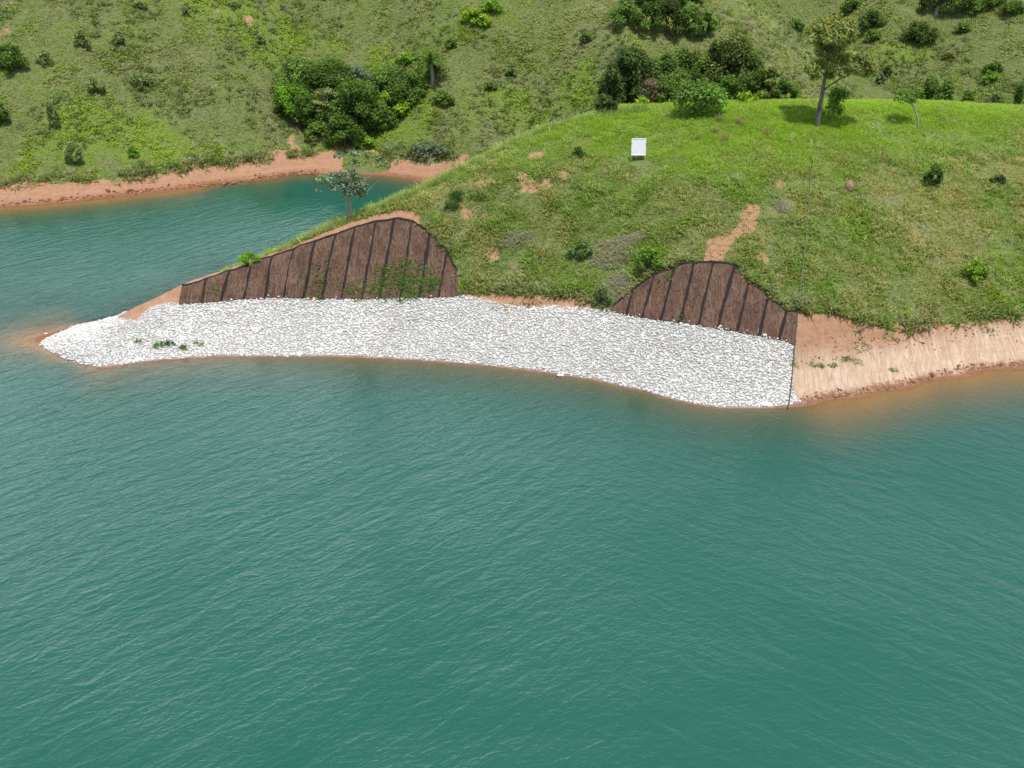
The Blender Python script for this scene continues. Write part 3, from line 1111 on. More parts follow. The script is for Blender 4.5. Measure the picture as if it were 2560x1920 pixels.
def strip_grid(A, B, C, D, nx, ny, lift, jit=.0, wob=0):
    """quad A(bottom-left) B(bottom-right) C(top-right) D(top-left) laid over the land"""
    a, b = np.meshgrid(np.linspace(0, 1, nx + 1), np.linspace(0, 1, ny + 1))
    a, b = a.ravel()[:, None], b.ravel()[:, None]
    P = (A * (1 - a) + B * a) * (1 - b) + (D * (1 - a) + C * a) * b
    P = P.copy()
    if wob:
        P[:, 0] += wob * (fbm(P[:, 1] + A[0] * 7, P[:, 1] * 0 + A[0], 1.1, 2, 3) - .5) + (a[:, 0] - .5) * .25 * (fbm(P[:, 1] + A[0] * 3, P[:, 1] * 0, 1.5, 2, 8) - .5)
    P[:, 2] = ground(P[:, 0], P[:, 1]) + lift + jit * 1.8 * (fbm(P[:, 0], P[:, 1], 1.6, 3, 7) - .3)
    n = P.copy()
    n[:, 2] -= .05
    i = np.arange((nx + 1) * (ny + 1)).reshape(ny + 1, nx + 1)
    top = np.stack([i[:-1, :-1], i[:-1, 1:], i[1:, 1:], i[1:, :-1]], -1).reshape(-1, 4)
    N0 = len(P)
    bot = top[:, ::-1] + N0
    rim = np.concatenate([i[0], i[1:, -1], i[-1, ::-1][1:], i[::-1, 0][1:]])
    side = np.array([[rim[k + 1], rim[k], rim[k] + N0, rim[k + 1] + N0] for k in range(len(rim) - 1)])
    return np.vstack([P, n]), np.vstack([top, bot, side])


def erosion_mat(Bm, Tm, label, seed):
    r = random.Random(seed)
    c = (Bm.mean(0) + Tm.mean(0)) / 2
    root = empty('erosion_mat', tuple(c), label, 'erosion mat', 'brown erosion control mats')
    down = np.array([0, -.12, 0])
    for i in range(len(Bm) - 1):
        V, Fq = strip_grid(Bm[i] + down, Bm[i + 1] + down, Tm[i + 1], Tm[i], 8, 26, .10, .10)
        mesh_np('mat_strip', V, Fq, M_MAT, root, smooth=False)
    for i in range(1, len(Bm) - 1):
        w = r.uniform(.085, .15)
        d = np.array([w, 0, 0])
        sh = r.uniform(-.08, .08)
        e = np.array([sh, 0, 0])
        V, Fq = strip_grid(Bm[i] + down - d + e, Bm[i] + down + d + e, Tm[i] + d * .8, Tm[i] - d * .8, 2, 26, .125, .10, .10)
        mesh_np('overlap_band', V, Fq, M_SEAM, root)
    # dark folded edge along the top
    VV, FF, off = [], [], 0
    for i in range(len(Tm) - 1):
        a, b = Tm[i], Tm[i + 1]
        t = (b - a)[:2]
        nrm = np.array([-t[1], t[0], 0]) / (np.hypot(*t) + 1e-6) * .09
        V, Fq = strip_grid(a - nrm, b - nrm, b + nrm, a + nrm, 8, 1, .135, .10)
        VV.append(V); FF.append(Fq + off); off += len(V)
    mesh_np('edge_band', np.vstack(VV), np.vstack(FF), M_SEAM, root)
    return root


erosion_mat(ML_b, ML_t, 'larger brown erosion mat with dark seams, overgrown with weeds, on the narrow point', 1)
erosion_mat(MR_b, MR_t, 'smaller brown erosion mat with dark seams below the bare earth track', 2)


# ------------------------------------------------------------------ trees and shrubs
def leaves(n, clumps, size, cols, up=.8, flat=1.0):
    """leaf sprays through a set of ellipsoid clumps; clumps: (centre, radii)"""
    C = np.array([c for c, r in clumps], float)
    R = np.array([r for c, r in clumps], float)
    w = np.prod(R, 1) ** (2 / 3)
    ci = rng.choice(len(C), n, p=w / w.sum())
    d = rng.normal(size=(n, 3))
    d /= np.linalg.norm(d, axis=1)[:, None]
    rad = rng.random(n) ** .42 * (1 + .12 * rng.normal(size=n))
    P = C[ci] + d * R[ci] * rad[:, None]
    nrm = d + np.array([0, 0, up]) + rng.normal(0, .55, (n, 3))
    nrm /= np.linalg.norm(nrm, axis=1)[:, None]
    a = np.cross(nrm, rng.normal(size=(n, 3)))
    a /= np.linalg.norm(a, axis=1)[:, None] + 1e-9
    b = np.cross(nrm, a)
    s = size * rng.uniform(.6, 1.35, n)
    a *= (s * .62)[:, None]
    b *= (s * .36)[:, None]
    V = np.stack([P - a, P + b - nrm * (s * .10)[:, None], P + a, P - b - nrm * (s * .10)[:, None]], 1).reshape(-1, 3)
    Fc = np.arange(n * 4).reshape(n, 4)
    cols = np.array(cols, float)
    ctone = rng.uniform(.70, 1.35, len(C))
    t = 1.95 * cols[rng.integers(0, len(cols), n)] * (ctone[ci] * rng.uniform(.75, 1.25, n))[:, None]
    return V, Fc, np.repeat(t, 4, 0)


DARK = [(.045, .085, .016), (.062, .108, .02), (.085, .13, .028)]
DEEP = [(.036, .060, .018), (.052, .082, .025), (.07, .095, .03)]
MID = [(.08, .135, .028), (.11, .165, .035), (.065, .115, .028)]
BRIGHT = [(.10, .20, .02), (.13, .23, .025), (.08, .17, .025)]
SOFT = [(.10, .15, .04), (.13, .17, .055), (.09, .125, .04), (.15, .17, .08)]
LIME = [(.17, .26, .02), (.20, .28, .03), (.12, .21, .02)]
OLIVE = [(.13, .14, .035), (.16, .155, .04), (.09, .11, .03), (.10, .085, .03)]
GREY = [(.10, .13, .075), (.13, .16, .10), (.08, .11, .06)]
SILVER = [(.13, .19, .12), (.20, .25, .18), (.09, .14, .09)]
DEAD = [(.10, .085, .06), (.13, .08, .05), (.08, .08, .055)]


def plant(name, label, cat, u, vtop, vbase, w, cols, Y=None, dens=1.0, leaf=.3, nclump=None, trunk=M_STEM, lift=.12, group=None,
          part='crown', tall=False, depthr=.85, trunk_r=None):
    """a shrub or tree standing at picture point (u, vbase), or at distance Y behind a crest"""
    leaf *= .82
    if Y is None:
        p = hit(u, vbase)
    else:
        d = ray(u, (vtop + vbase) / 2)
        x = d[0] / d[1] * Y
        p = np.array([x, Y, float(ground(x, Y))])
    m = mpp(p)
    topz = at_y(u, vtop, p[1])[2]
    h = max(topz - p[2], .25)
    W2 = w * m / 2
    r = random.Random(int(u * 7 + vbase * 13))
    root = empty(name, tuple(p), label, cat, group)
    z0 = p[2] + h * lift
    hc = h - h * lift
    nc = nclump or max(7, int(6 + W2 * 4.0))
    clumps = []
    for i in range(nc):
        a = r.uniform(0, 2 * math.pi)
        q = math.sqrt(r.random()) * .80
        zz_ = r.uniform(.12, .88)
        wid = (1 - .5 * max(0, zz_ - .45) / .55)
        c = (p[0] + math.cos(a) * q * W2 * wid, p[1] + math.sin(a) * q * W2 * depthr * wid, z0 + hc * zz_)
        s = r.uniform(.20, .40)
        clumps.append((c, (W2 * s, W2 * s * depthr, min(hc * .34, max(W2 * s * .8, hc * .12)))))
    # reach the outline that was surveyed
    clumps.append(((p[0] - W2 * .6, p[1], z0 + hc * .42), (W2 * .4, W2 * .4 * depthr, hc * .3)))
    clumps.append(((p[0] + W2 * .6, p[1], z0 + hc * .38), (W2 * .4, W2 * .4 * depthr, hc * .3)))
    clumps.append(((p[0] + r.uniform(-.2, .2) * W2, p[1], z0 + hc * .74), (W2 * .45, W2 * .45, hc * .26)))
    area = math.pi * W2 * max(hc, .4) / 2
    n = int(min(8000, max(90, dens * 7.5 * area / (leaf * leaf * .45))))
    V, Fc, t = leaves(n, clumps, leaf, cols)
    g = ground(V[:, 0], V[:, 1]) + .02
    V[:, 2] = np.maximum(V[:, 2], g)
    mesh_np(part, V, Fc, M_LEAF, root, tint=t)
    mb = MB()
    tr = trunk_r or max(.03, h * .022)
    base = Vector((p[0], p[1], p[2] - .2))
    fork = Vector((p[0] + r.uniform(-.1, .1) * W2, p[1], p[2] + h * (.35 if tall else .2)))
    if tall:
        mb.tube([base, base.lerp(fork, .5) + Vector((r.uniform(-.1, .1), 0, 0)), fork], [tr * 1.4, tr * 1.1, tr])
    for c, rr in clumps[:7]:
        s = fork if tall else base
        e = Vector(c)
        mid = s.lerp(e, .5) + Vector((r.uniform(-.15, .15) * W2, r.uniform(-.15, .15) * W2, h * .04))
        mb.tube([s, mid, e], [tr * .8, tr * .5, tr * .18], 5)
    mb.build('trunk' if tall else 'stem', trunk, root)
    return root


def tree(*a, **k):
    return plant('tree', *a, tall=True, **k)


def shrub(label, *a, **k):
    k.setdefault('lift', .03)
    return plant('shrub', label, 'shrub', *a, **k)


GL = 'trees crowded in the left ravine'
T = 'tree'
tree('bushy green tree at the upper left corner of the left ravine thicket', T, 650, 128, 222, 128, MID, group=GL)
tree('dark green tree in the top middle of the left ravine thicket', T, 722, 122, 240, 130, DARK, group=GL, leaf=.32)
tree('round green tree low on the left edge of the left ravine thicket', T, 640, 178, 258, 96, BRIGHT, group=GL)
tree('grey-green feathery tree at the top of the left ravine thicket', T, 778, 138, 238, 105, GREY, group=GL, dens=.7)
tree('large dark green tree in the centre of the left ravine thicket', T, 778, 175, 300, 130, DARK, group=GL, leaf=.32)
tree('dark leafy tree behind the pale trunked sapling', T, 712, 195, 268, 105, DARK, group=GL)
tree('tall green tree on the right flank of the left ravine thicket', T, 845, 135, 230, 105, MID, group=GL)
tree('yellowish green tree at the lower right of the left ravine thicket', T, 848, 198, 262, 72, LIME, group=GL, dens=.8)
tree('dark tree reaching lowest in the left ravine thicket, above the cove', T, 745, 245, 322, 92, DARK, group=GL)
tree('green tree between the left ravine thicket and the palm', T, 892, 150, 212, 74, MID, group=GL)
tree('green tree filling the centre top of the left ravine thicket', T, 748, 150, 262, 110, DARK + MID, group=GL)
tree('dark tree in the lower left gap of the left ravine thicket', T, 672, 205, 284, 88, DARK, group=GL)
tree('dark tree at the lower right gap of the left ravine thicket', T, 822, 222, 288, 84, DARK, group=GL)
tree('shady tree on the right side, behind the yellowish one', T, 868, 168, 246, 84, DARK, group=GL)
shrub('low green shrub beneath the palm, to its lower right', 958, 196, 228, 54, MID)
shrub('dark shrub right behind the foot of the palm', 942, 160, 180, 50, DEEP, Y=float(hit(934, 184)[1]) + 2.2)
shrub('bright green shrub to the upper left of the palm', 876, 112, 144, 46, BRIGHT)
shrub('low green shrub beside the left ravine thicket, below its sapling', 690, 268, 308, 66, MID)
shrub('small dark shrub on the left edge of the left ravine thicket', 612, 225, 250, 44, DARK)
shrub('low green shrub just above the cove bank at the thicket foot', 790, 296, 322, 52, BRIGHT)
shrub('grey shrub on the edge of the orange bank at the right end of the cove', 1036, 318, 336, 62, GREY) if False else None
shrub('grey-green shrub on top of the orange bank at the head of the cove', 926, 308, 334, 84, GREY, dens=.8)
shrub('lime green shrub at the top middle of the picture, left of a larger one', 1020, 16, 52, 52, LIME)
shrub('bright green shrub highest of the group at the top middle', 1062, 0, 30, 52, BRIGHT)
shrub('small round lime shrub lowest of the group at the top middle', 1046, 28, 60, 34, LIME)
shrub('small green shrub on the slope above the palm', 974, 78, 106, 28, MID)
shrub('dark little shrub on the open middle spur below the bright top shrubs', 1104, 148, 166, 26, DARK)
shrub('small dark shrub on the open middle spur to the right of the palm', 1060, 176, 196, 30, DARK)
shrub('lone shrub high on the middle spur near the right-hand forest', 1266, 70, 94, 34, MID)
shrub('big dark green shrub near the left edge of the picture, upper of two', 28, 96, 152, 76, DARK)
shrub('round dark shrub immediately right of the big left-edge shrub', 98, 106, 140, 40, SOFT, dens=.55)
shrub('dark shrub cut by the left edge of the picture, lower of two', 2, 210, 272, 50, DARK)
shrub('bright-topped shrub in the middle of the left hillside, left of a wider one', 212, 164, 204, 42, SOFT, dens=.55)
shrub('wide low shrub in the middle of the left hillside', 306, 152, 188, 54, SOFT, dens=.55)
shrub('narrow upright shrub on the lower left hillside', 120, 212, 282, 28, SOFT, dens=.55)
shrub('green shrub above the orange bank on the left hillside', 164, 302, 356, 44, SOFT, dens=.55)
shrub('small bright shrub above the orange bank, right of another', 290, 314, 342, 26, BRIGHT)
shrub('dark small shrub at the top edge above the left hillside, left of a flatter one', 302, 0, 18, 34, SOFT, dens=.55)
shrub('flat dark shrub at the top edge above the left hillside', 410, 8, 26, 44, SOFT, dens=.55)
shrub('small dark shrub at the top edge, further right on the left hillside', 506, 0, 14, 34, SOFT, dens=.55)
shrub('grey-green tall shrub on the upper left hillside', 180, 62, 104, 40, SOFT, dens=.55)
shrub('small grey-green shrub on the upper left hillside, above a reddish bare patch', 258, 66, 98, 32, SOFT, dens=.55)
shrub('thin dark shrub above the left ravine thicket', 565, 70, 98, 24, SOFT, dens=.55)

# palm
p = hit(934, 184)
root = empty('palm_tree', tuple(p), 'slender palm with grey trunk and drooping fronds on the left hillside', 'palm')
mb = MB()
top = at_y(931, 136, p[1])
mb.tube([p - [0, 0, .2], p + (top - p) * .3 + [.10, 0, 0], p + (top - p) * .65 + [.06, 0, 0], top], [.26, .22, .2, .14], 9)
mb.build('trunk', M_BARK_PALE, root)
VV, FF, TT, off = [], [], [], 0
for i in range(20):
    az = i * 2.399
    el = random.uniform(.15, 1.25)
    Lf = random.uniform(2.1, 2.8)
    prev = Vector(top)
    d = Vector((math.cos(az) * math.cos(el), math.sin(az) * math.cos(el), math.sin(el)))
    for s in range(9):
        nxt = prev + d * (Lf / 9)
        side = d.cross(Vector((0, 0, 1))).normalized()
        wl = .42 * math.sin(math.pi * (s + 1.2) / 10.5)
        for sg in (-1, 1):
            for kx in (0, .5):
                b0 = prev.lerp(nxt, kx)
                tip = b0 + side * sg * wl + d * .22 + Vector((0, 0, -.14))
                VV += [tuple(b0), tuple(b0 + d * .2), tuple(tip)]
                FF.append((off, off + 1, off + 2)); off += 3
                TT += [(.10 + .05 * random.random(), .17 + .06 * random.random(), .04)] * 3
        prev = nxt
        d = (d + Vector((0, 0, -.17))).normalized()
mesh_np('crown', VV, FF, M_LEAF, root, tint=np.array(TT))

# pale sapling in front of the left thicket
p = hit(707, 284)
root = empty('sapling', tuple(p), 'slender pale trunked sapling with thin layered yellow-green crown before the left thicket', 'tree')
mb = MB()
q = lambda u, v, dy=0.0, Y=p[1]: at_y(u, v, Y + dy)
mb.tube([p - [0, 0, .2], q(709, 240), q(707, 215), q(706, 196)], [.10, .08, .06, .03], 7)
for a, b in (((708, 236), (684, 222)), ((708, 228), (733, 220)), ((707, 218), (688, 204)), ((707, 212), (727, 206)), ((708, 242), (728, 238))):
    mb.tube([q(*a), q((a[0] + b[0]) / 2, (a[1] + b[1]) / 2 - 2), q(*b)], [.04, .03, .012], 5)
mb.build('trunk', M_BARK_PALE, root)
m = mpp(p)
cl = [(q(u, v), (ru * m, ru * m, rv * m)) for u, v, ru, rv in ((686, 218, 18, 6), (730, 216, 18, 6), (706, 196, 18, 7), (690, 200, 13, 5),
                                                            (726, 202, 13, 5), (688, 234, 16, 5), (728, 236, 16, 5), (708, 222, 16, 6))]
V, Fc, t = leaves(1100, cl, .26, [(.15, .18, .06), (.18, .19, .08), (.11, .15, .05)])
mesh_np('crown', V, Fc, M_LEAF, root, tint=t)

# trees behind and on the knoll
GK = 'trees standing behind the knoll'
tree('big dark tree at the left end of the row behind the knoll', T, 1368, 92, 240, 128, DEEP, Y=113.5, group=GK)
tree('dark slender tree at the very left of the row behind the knoll', T, 1322, 128, 236, 62, DEEP, Y=112, group=GK, dens=.8)
tree('mid green tree with a broad crown behind the reddish dead shrub', T, 1440, 108, 230, 100, MID, Y=117, group=GK)
tree('tallest dark olive tree in the middle of the row behind the knoll', T, 1586, 66, 232, 128, DEEP + OLIVE[:1], Y=117, group=GK)
tree('green tree left of the tallest olive one behind the knoll', T, 1516, 110, 230, 96, DARK, Y=118, group=GK)
tree('olive tree with loose upright twigs at the right of the row behind the knoll', T, 1664, 138, 226, 80, OLIVE + MID, Y=110, group=GK, dens=.75)
tree('dark green tree at the right end of the row behind the knoll', T, 1698, 168, 226, 58, DARK + MID[:1], Y=109, group=GK)
tree('olive green tree directly left of the round bright shrub', T, 1458, 150, 236, 90, MID + OLIVE[:1], Y=110, group=GK, dens=.8)
tree('thin pale-trunked tree in front of the tallest olive tree', T, 1608, 150, 228, 46, MID, Y=112, dens=.5, group=GK, trunk=M_BARK_PALE)
shrub('round bright green shrub standing on the near crest of the knoll', 1510, 170, 247, 126, MID + BRIGHT[2:], dens=1.0)
shrub('small lime green shrub under the olive tree on the knoll crest', 1614, 198, 230, 50, LIME, Y=106)
shrub('reddish brown dying shrub among the trees behind the knoll', 1408, 168, 238, 58, DEAD, Y=108.5, dens=.45)
shrub('small dark leafy shrub at the left end of the knoll crest', 1308, 204, 250, 54, DEEP, Y=104.5)
shrub('little yellow-green shrub beside the reddish dying one', 1386, 206, 240, 34, LIME, Y=107, dens=.6)

tree('dark tree filling the left part of the row behind the knoll', T, 1340, 112, 240, 84, DEEP, Y=115, group=GK)
tree('rounded dark tree right beside the big left one behind the knoll', T, 1408, 118, 238, 86, DARK, Y=116, group=GK)
tree('mid green tree at the back of the row, above the dying shrub', T, 1478, 92, 232, 96, MID, Y=121, group=GK)
tree('tall dark tree just left of the tallest olive one behind the knoll', T, 1548, 84, 232, 90, DEEP, Y=119, group=GK)
tree('dark olive tree just right of the tallest one behind the knoll', T, 1632, 106, 228, 88, DARK + OLIVE[:1], Y=116, group=GK)
tree('low dark tree filling the gap right of the round bright shrub', T, 1576, 160, 232, 80, DARK, Y=109, group=GK)
tree('dark tree in the lower front gap right of the dying shrub', T, 1432, 172, 238, 76, DARK, Y=108.5, group=GK)
tree('dark green tree between the low dark one and the loose olive one', T, 1626, 152, 230, 70, DARK, Y=111, group=GK)
GF = 'trees of the small wood at the top of the picture'
tree('dark tree at the left end of the small wood above the middle spur', T, 1345, -8, 58, 70, MID, group=GF)
tree('pale-edged green tree second from the left in the small wood above the spur', T, 1396, 2, 76, 66, DARK, group=GF)
tree('darkest tree in the middle of the small wood above the spur', T, 1440, -4, 78, 74, DEEP, group=GF)
tree('green tree second from the right in the small wood above the spur', T, 1486, 6, 82, 66, MID, group=GF)
tree('lone leaning green tree at the right end of the small wood above the spur', T, 1526, 16, 84, 44, MID, group=GF, dens=.8)
tree('tree at the top edge behind the small wood above the spur', T, 1412, -46, 24, 90, DARK, group=GF)
tree('right-hand tree at the top edge behind the small wood above the spur', T, 1488, -40, 28, 80, MID, group=GF)
shrub('rounded olive shrub on the right spur above the tallest olive tree', 1560, 84, 120, 44, OLIVE + MID)

GR = None
shrub('big dark shrub on the far right hillside, just right of the tall tree top', 1880, 18, 66, 66, DARK + DEEP)
shrub('smaller shrub directly below the big dark one beside the tall tree', 1884, 60, 90, 40, MID)
shrub('wide dark shrub in the middle of the far right hillside', 1984, 46, 90, 86, DEEP + DARK)
shrub('small round dark shrub to the right of the wide hillside one', 2076, 50, 72, 38, DARK)
shrub('dark shrub with a dense shadow on the far right hillside, upper of two at right', 2144, 130, 158, 44, DARK)
shrub('bright low shrub on the far right hillside, lower of two at right', 2138, 156, 178, 42, BRIGHT)
shrub('small umbrella-shaped shrub on the far right hillside', 2050, 112, 130, 30, OLIVE)
shrub('dark upright shrub left of the slanting small tree, far hillside', 1916, 140, 166, 22, DEEP)
shrub('rounded grey-green shrub far hillside, beside the dark upright one', 1902, 158, 180, 24, GREY)
shrub('dark shrub behind the crown of the slanting small tree', 2004, 160, 226, 58, DARK, Y=128)
shrub('broad dark shrub just right of the slanting small tree', 2044, 162, 228, 52, DARK + MID, Y=126)
shrub('green shrub peeping over the knoll crest, second right of the slanting tree', 2090, 190, 232, 48, MID, Y=124)
shrub('low shrub over the knoll crest towards the right edge', 2160, 196, 238, 56, MID + GREY, Y=124)
shrub('dark shrub at the right edge over the knoll crest', 2206, 176, 236, 34, DARK, Y=126)
tree('dark tree with pale trunk at the top edge of the far right hillside', T, 2022, -30, 30, 80, DEEP, dens=.8, trunk=M_BARK_PALE, trunk_r=.22)
tree('green tree at the top edge, right of the pale-trunked one', T, 2086, -14, 34, 66, MID)
tree('dark tree at the top edge second from the right corner', T, 2140, -20, 16, 60, DARK)
tree('dark spreading tree near the top right corner', T, 2186, 2, 30, 66, DARK)
shrub('green shrub at the top edge left of the big dark hillside shrub', 1838, -6, 28, 56, MID)
shrub('small green shrub on the right hillside left of the tall tree', 1720, 40, 66, 36, MID)

# plants on the near slopes
shrub('dark green shrub alone on the right part of the bright knoll', 2012, 352, 404, 44, DARK, leaf=.22)
shrub('low dark shrub right of the lone shrub on the bright knoll', 2154, 376, 398, 40, DEEP, leaf=.2)
shrub('yellow-green leafy shrub on the right slope above the bare bank', 2104, 558, 602, 62, LIME + BRIGHT, leaf=.22, dens=.8)
shrub('small dark plant on the slope left of the sign', 1250, 318, 338, 30, DARK, leaf=.18)
shrub('dark green clump above the pale dead grass between the mats', 1252, 518, 556, 60, MID + GREY[:1], leaf=.22)
shrub('yellow-topped green shrub beside the dead grass heap above the smaller mat', 1398, 532, 590, 58, BRIGHT + DARK, leaf=.22)
shrub('dark plant on the crest at the upper left of the sign', 1330, 248, 262, 30, GREY, leaf=.18) if False else None
shrub('leafy green creeper on the thin crest above the left end of the larger mat', 540, 544, 572, 50, BRIGHT, leaf=.2, dens=.8)
shrub('tall weed standing at the left foot of the smaller mat', 1300, 610, 664, 40, MID + GREY, leaf=.22)


def weeds(label, u, v, ru, rv, n, L, cols, nb=7, wd=.05, lean=.7, cat='weed', name='weed_clump', lift=.1):
    p = hit(u, v)
    m = mpp(p)
    root = empty(name, tuple(p), label, cat)
    a, q = rng.uniform(0, 2 * np.pi, n), rng.random(n) ** .6
    x, y = p[0] + np.cos(a) * q * ru * m, p[1] + np.sin(a) * q * rv * m * 1.25
    cols = np.array(cols)
    tufts('foliage', np.stack([x, y, ground(x, y) + lift], -1), rng.uniform(.6, 1.2, n) * L * (1.15 - .5 * q), np.full(n, wd), nb, lean,
          cols[rng.integers(0, len(cols), n)], None, parent=root)
    return root


DKW = [(.035, .075, .02), (.05, .095, .03), (.07, .11, .04)]
WG = [(.08, .17, .03), (.11, .19, .04), (.15, .19, .06), (.06, .12, .03)]
weeds('dense grassy weed patch growing on the larger brown mat', 870, 610, 78, 36, 420, .5, WG)
weeds('upper dark green weed clump on the slope above the right end of the larger mat', 988, 428, 16, 11, 46, .6, DKW)
weeds('lower dark green weed clump on the slope above the right end of the larger mat', 974, 450, 18, 10, 46, .5, DKW)
weeds('dark green weeds beside small bare patches, right of two similar clumps', 1034, 427, 22, 8, 40, .4, DKW)
weeds('thin grey-green weeds low on the larger mat, left of its dense weed patch', 775, 628, 40, 18, 90, .35, WG[2:])
weeds('sparse weeds in the middle of the larger mat, between its seams', 690, 608, 44, 32, 120, .34, WG[1:])
weeds('few weeds at the left end of the larger mat', 462, 628, 16, 12, 30, .3, WG[1:])
weeds('thin weeds at the right edge of the weed patch on the larger mat', 935, 618, 22, 16, 60, .35, WG)
weeds('small sprigs at the lower left of the smaller mat', 1470, 690, 18, 6, 20, .28, WG)
weeds('few pale weeds in the upper middle of the smaller mat', 1440, 600, 24, 12, 26, .28, WG[1:])
for u, v, ru, n, c, lab in ((300, 744, 9, 6, WG[2:], 'leftmost small sprig of weed among the white stones'),
                            (340, 751, 12, 14, WG[1:], 'small weed among the white stones beside the darker clump'),
                            (362, 747, 17, 20, [(.04, .10, .04), (.06, .12, .05)], 'dark clump of weed among the white stones'),
                            (397, 755, 9, 14, [(.075, .14, .03)], 'bright green grass tuft among the white stones'),
                            (432, 746, 13, 6, WG[2:], 'rightmost thin sprig of weed among the white stones')):
    weeds(lab, u, v, ru, 5, n, .42, c, 8, .05, .5)
for u, v, ru, rv, n, lab in ((1762, 790, 22, 5, 30, 'row of low weeds on the bare bank just right of the black pipe'),
                             (1835, 778, 34, 6, 46, 'longest row of low weeds across the middle of the bare bank'),
                             (1800, 792, 14, 4, 18, 'low weeds between the two weed rows on the bare bank'),
                             (1860, 745, 24, 12, 26, 'scattered weeds high on the bare bank'),
                             (1925, 728, 22, 12, 30, 'grey-green weeds below the overhanging turf on the bare bank'),
                             (1930, 800, 12, 4, 12, 'small lone weed on the right part of the bare bank'),
                             (2135, 716, 24, 8, 26, 'grey weeds near the right edge of the bare bank')):
    weeds(lab, u, v, ru, rv, n, .24, WG[1:3] + [(.10, .14, .07)], 6, .05, .9, lift=0)
weeds('rows of tiny dark plants on the orange strip between the two mats', 1160, 654, 120, 10, 150, .2, [(.06, .09, .04), (.1, .12, .05)], 4, .05, .7, lift=0)


for u, v, ru, n, L in ((1558, 264, 10, 9, .9), (1545, 288, 9, 7, .8), (1600, 270, 9, 8, .9), (1502, 302, 9, 6, .7), (1655, 292, 8, 6, .7), (1566, 304, 10, 8, .8),
                       (1694, 262, 8, 5, .6), (1820, 352, 10, 7, .6)):
    o = weeds('dry brown seed-stalk weed standing above the grass of the bright knoll top', u, v, ru, 4, n, L, [(.20, .17, .09), (.15, .14, .06), (.24, .19, .12)], 7, .05, .3, cat='weed', name='dry_weed')
    o['group'] = 'dry seed-stalk weeds on the knoll'


# tall tree on the knoll
def branchy(name, label, base, trunks, clumps, n, leaf, cols, mats=(M_BARK, M_LEAF), cat='tree', up=.8, base_y=None):
    p = hit(*base)
    if base_y:
        d = ray(*base)
        p = np.array([d[0] / d[1] * base_y, base_y, float(ground(d[0] / d[1] * base_y, base_y))])
    Y = p[1]
    root = empty(name, tuple(p), label, cat)
    r = random.Random(int(base[0]))
    mb = MB()
    for path, r0, r1 in trunks:
        pts = []
        for i, q in enumerate(path):
            dy = q[2] if len(q) > 2 else 0
            pts.append(at_y(q[0], q[1], Y + dy))
        if path[0][:2] == base: pts[0] = p - np.array([0, 0, .2])
        rr = [r0 + (r1 - r0) * i / (len(pts) - 1) for i in range(len(pts))]
        mb.tube(pts, rr, 8)
    mb.build('trunk', mats[0], root)
    m = mpp(p)
    cl = []
    for u, v, ru, rv, dy in clumps:
        cl.append((at_y(u, v, Y + dy), (ru * m * 1.12, ru * m * 1.12, rv * m * 1.12)))
    V, Fc, t = leaves(n, cl, leaf, cols, up)
    mesh_np('crown', V, Fc, mats[1], root, tint=t)
    return root


branchy('tall_tree', 'tall tree with leaning grey trunk and thin olive crown on the bright knoll', (1765, 274),
        [([(1765, 274), (1768, 250), (1772, 225), (1776, 205), (1778, 190)], .26, .17),
         ([(1778, 190), (1782, 168, .2), (1790, 135, .3), (1797, 100, 0), (1802, 62, 0), (1804, 42, 0)], .17, .03),
         ([(1777, 198), (1790, 186, -.3), (1812, 172, -.6), (1838, 160, -.8), (1860, 140, -.6)], .11, .02),
         ([(1783, 165), (1770, 152, -.4), (1755, 145, -.8)], .08, .02),
         ([(1790, 135), (1775, 105, .5), (1762, 80, .8)], .09, .02),
         ([(1795, 110), (1815, 88, -.5), (1832, 62, -.8)], .08, .02),
         ([(1812, 172, -.6), (1828, 140, .3), (1842, 122, .6)], .05, .015)],
        [(1794, 52, 26, 16, 0), (1772, 64, 20, 16, .8), (1818, 60, 20, 18, -.8), (1800, 78, 26, 16, -1), (1784, 92, 24, 14, 1.2),
         (1760, 84, 14, 12, 0), (1812, 92, 20, 14, .6), (1838, 76, 14, 16, -.8), (1778, 112, 18, 10, -.6), (1800, 112, 20, 12, .4),
         (1752, 146, 16, 12, -.8), (1770, 138, 18, 11, .5), (1794, 138, 22, 13, 0), (1814, 130, 18, 12, 1), (1838, 122, 20, 13, .5),
         (1866, 128, 18, 16, -.6), (1846, 146, 22, 12, -.8), (1882, 146, 14, 13, 0), (1818, 156, 18, 8, -.5), (1866, 158, 16, 8, .4),
         (1838, 50, 12, 12, -.8), (1750, 66, 12, 12, .8), (1806, 38, 14, 9, 0), (1778, 44, 12, 9, .3), (1740, 120, 9, 8, 0),
         (1760, 165, 12, 7, 0), (1790, 162, 12, 8, .4)],
        10500, .23, [(.13, .165, .045), (.16, .17, .05), (.10, .14, .04), (.12, .17, .045), (.18, .17, .05)])
branchy('small_tree', 'small dark green tree growing in the shade beside the tall tree', (1793, 268),
        [([(1793, 268), (1797, 250), (1804, 232), (1808, 208)], .05, .025),
         ([(1804, 232), (1816, 216, .2), (1826, 200, .2)], .03, .012)],
        [(1808, 212, 18, 20, 0), (1798, 228, 13, 16, -.3), (1822, 202, 13, 14, .3), (1812, 236, 12, 12, .2), (1804, 196, 12, 10, 0)],
        1000, .22, DARK + BRIGHT[:1])
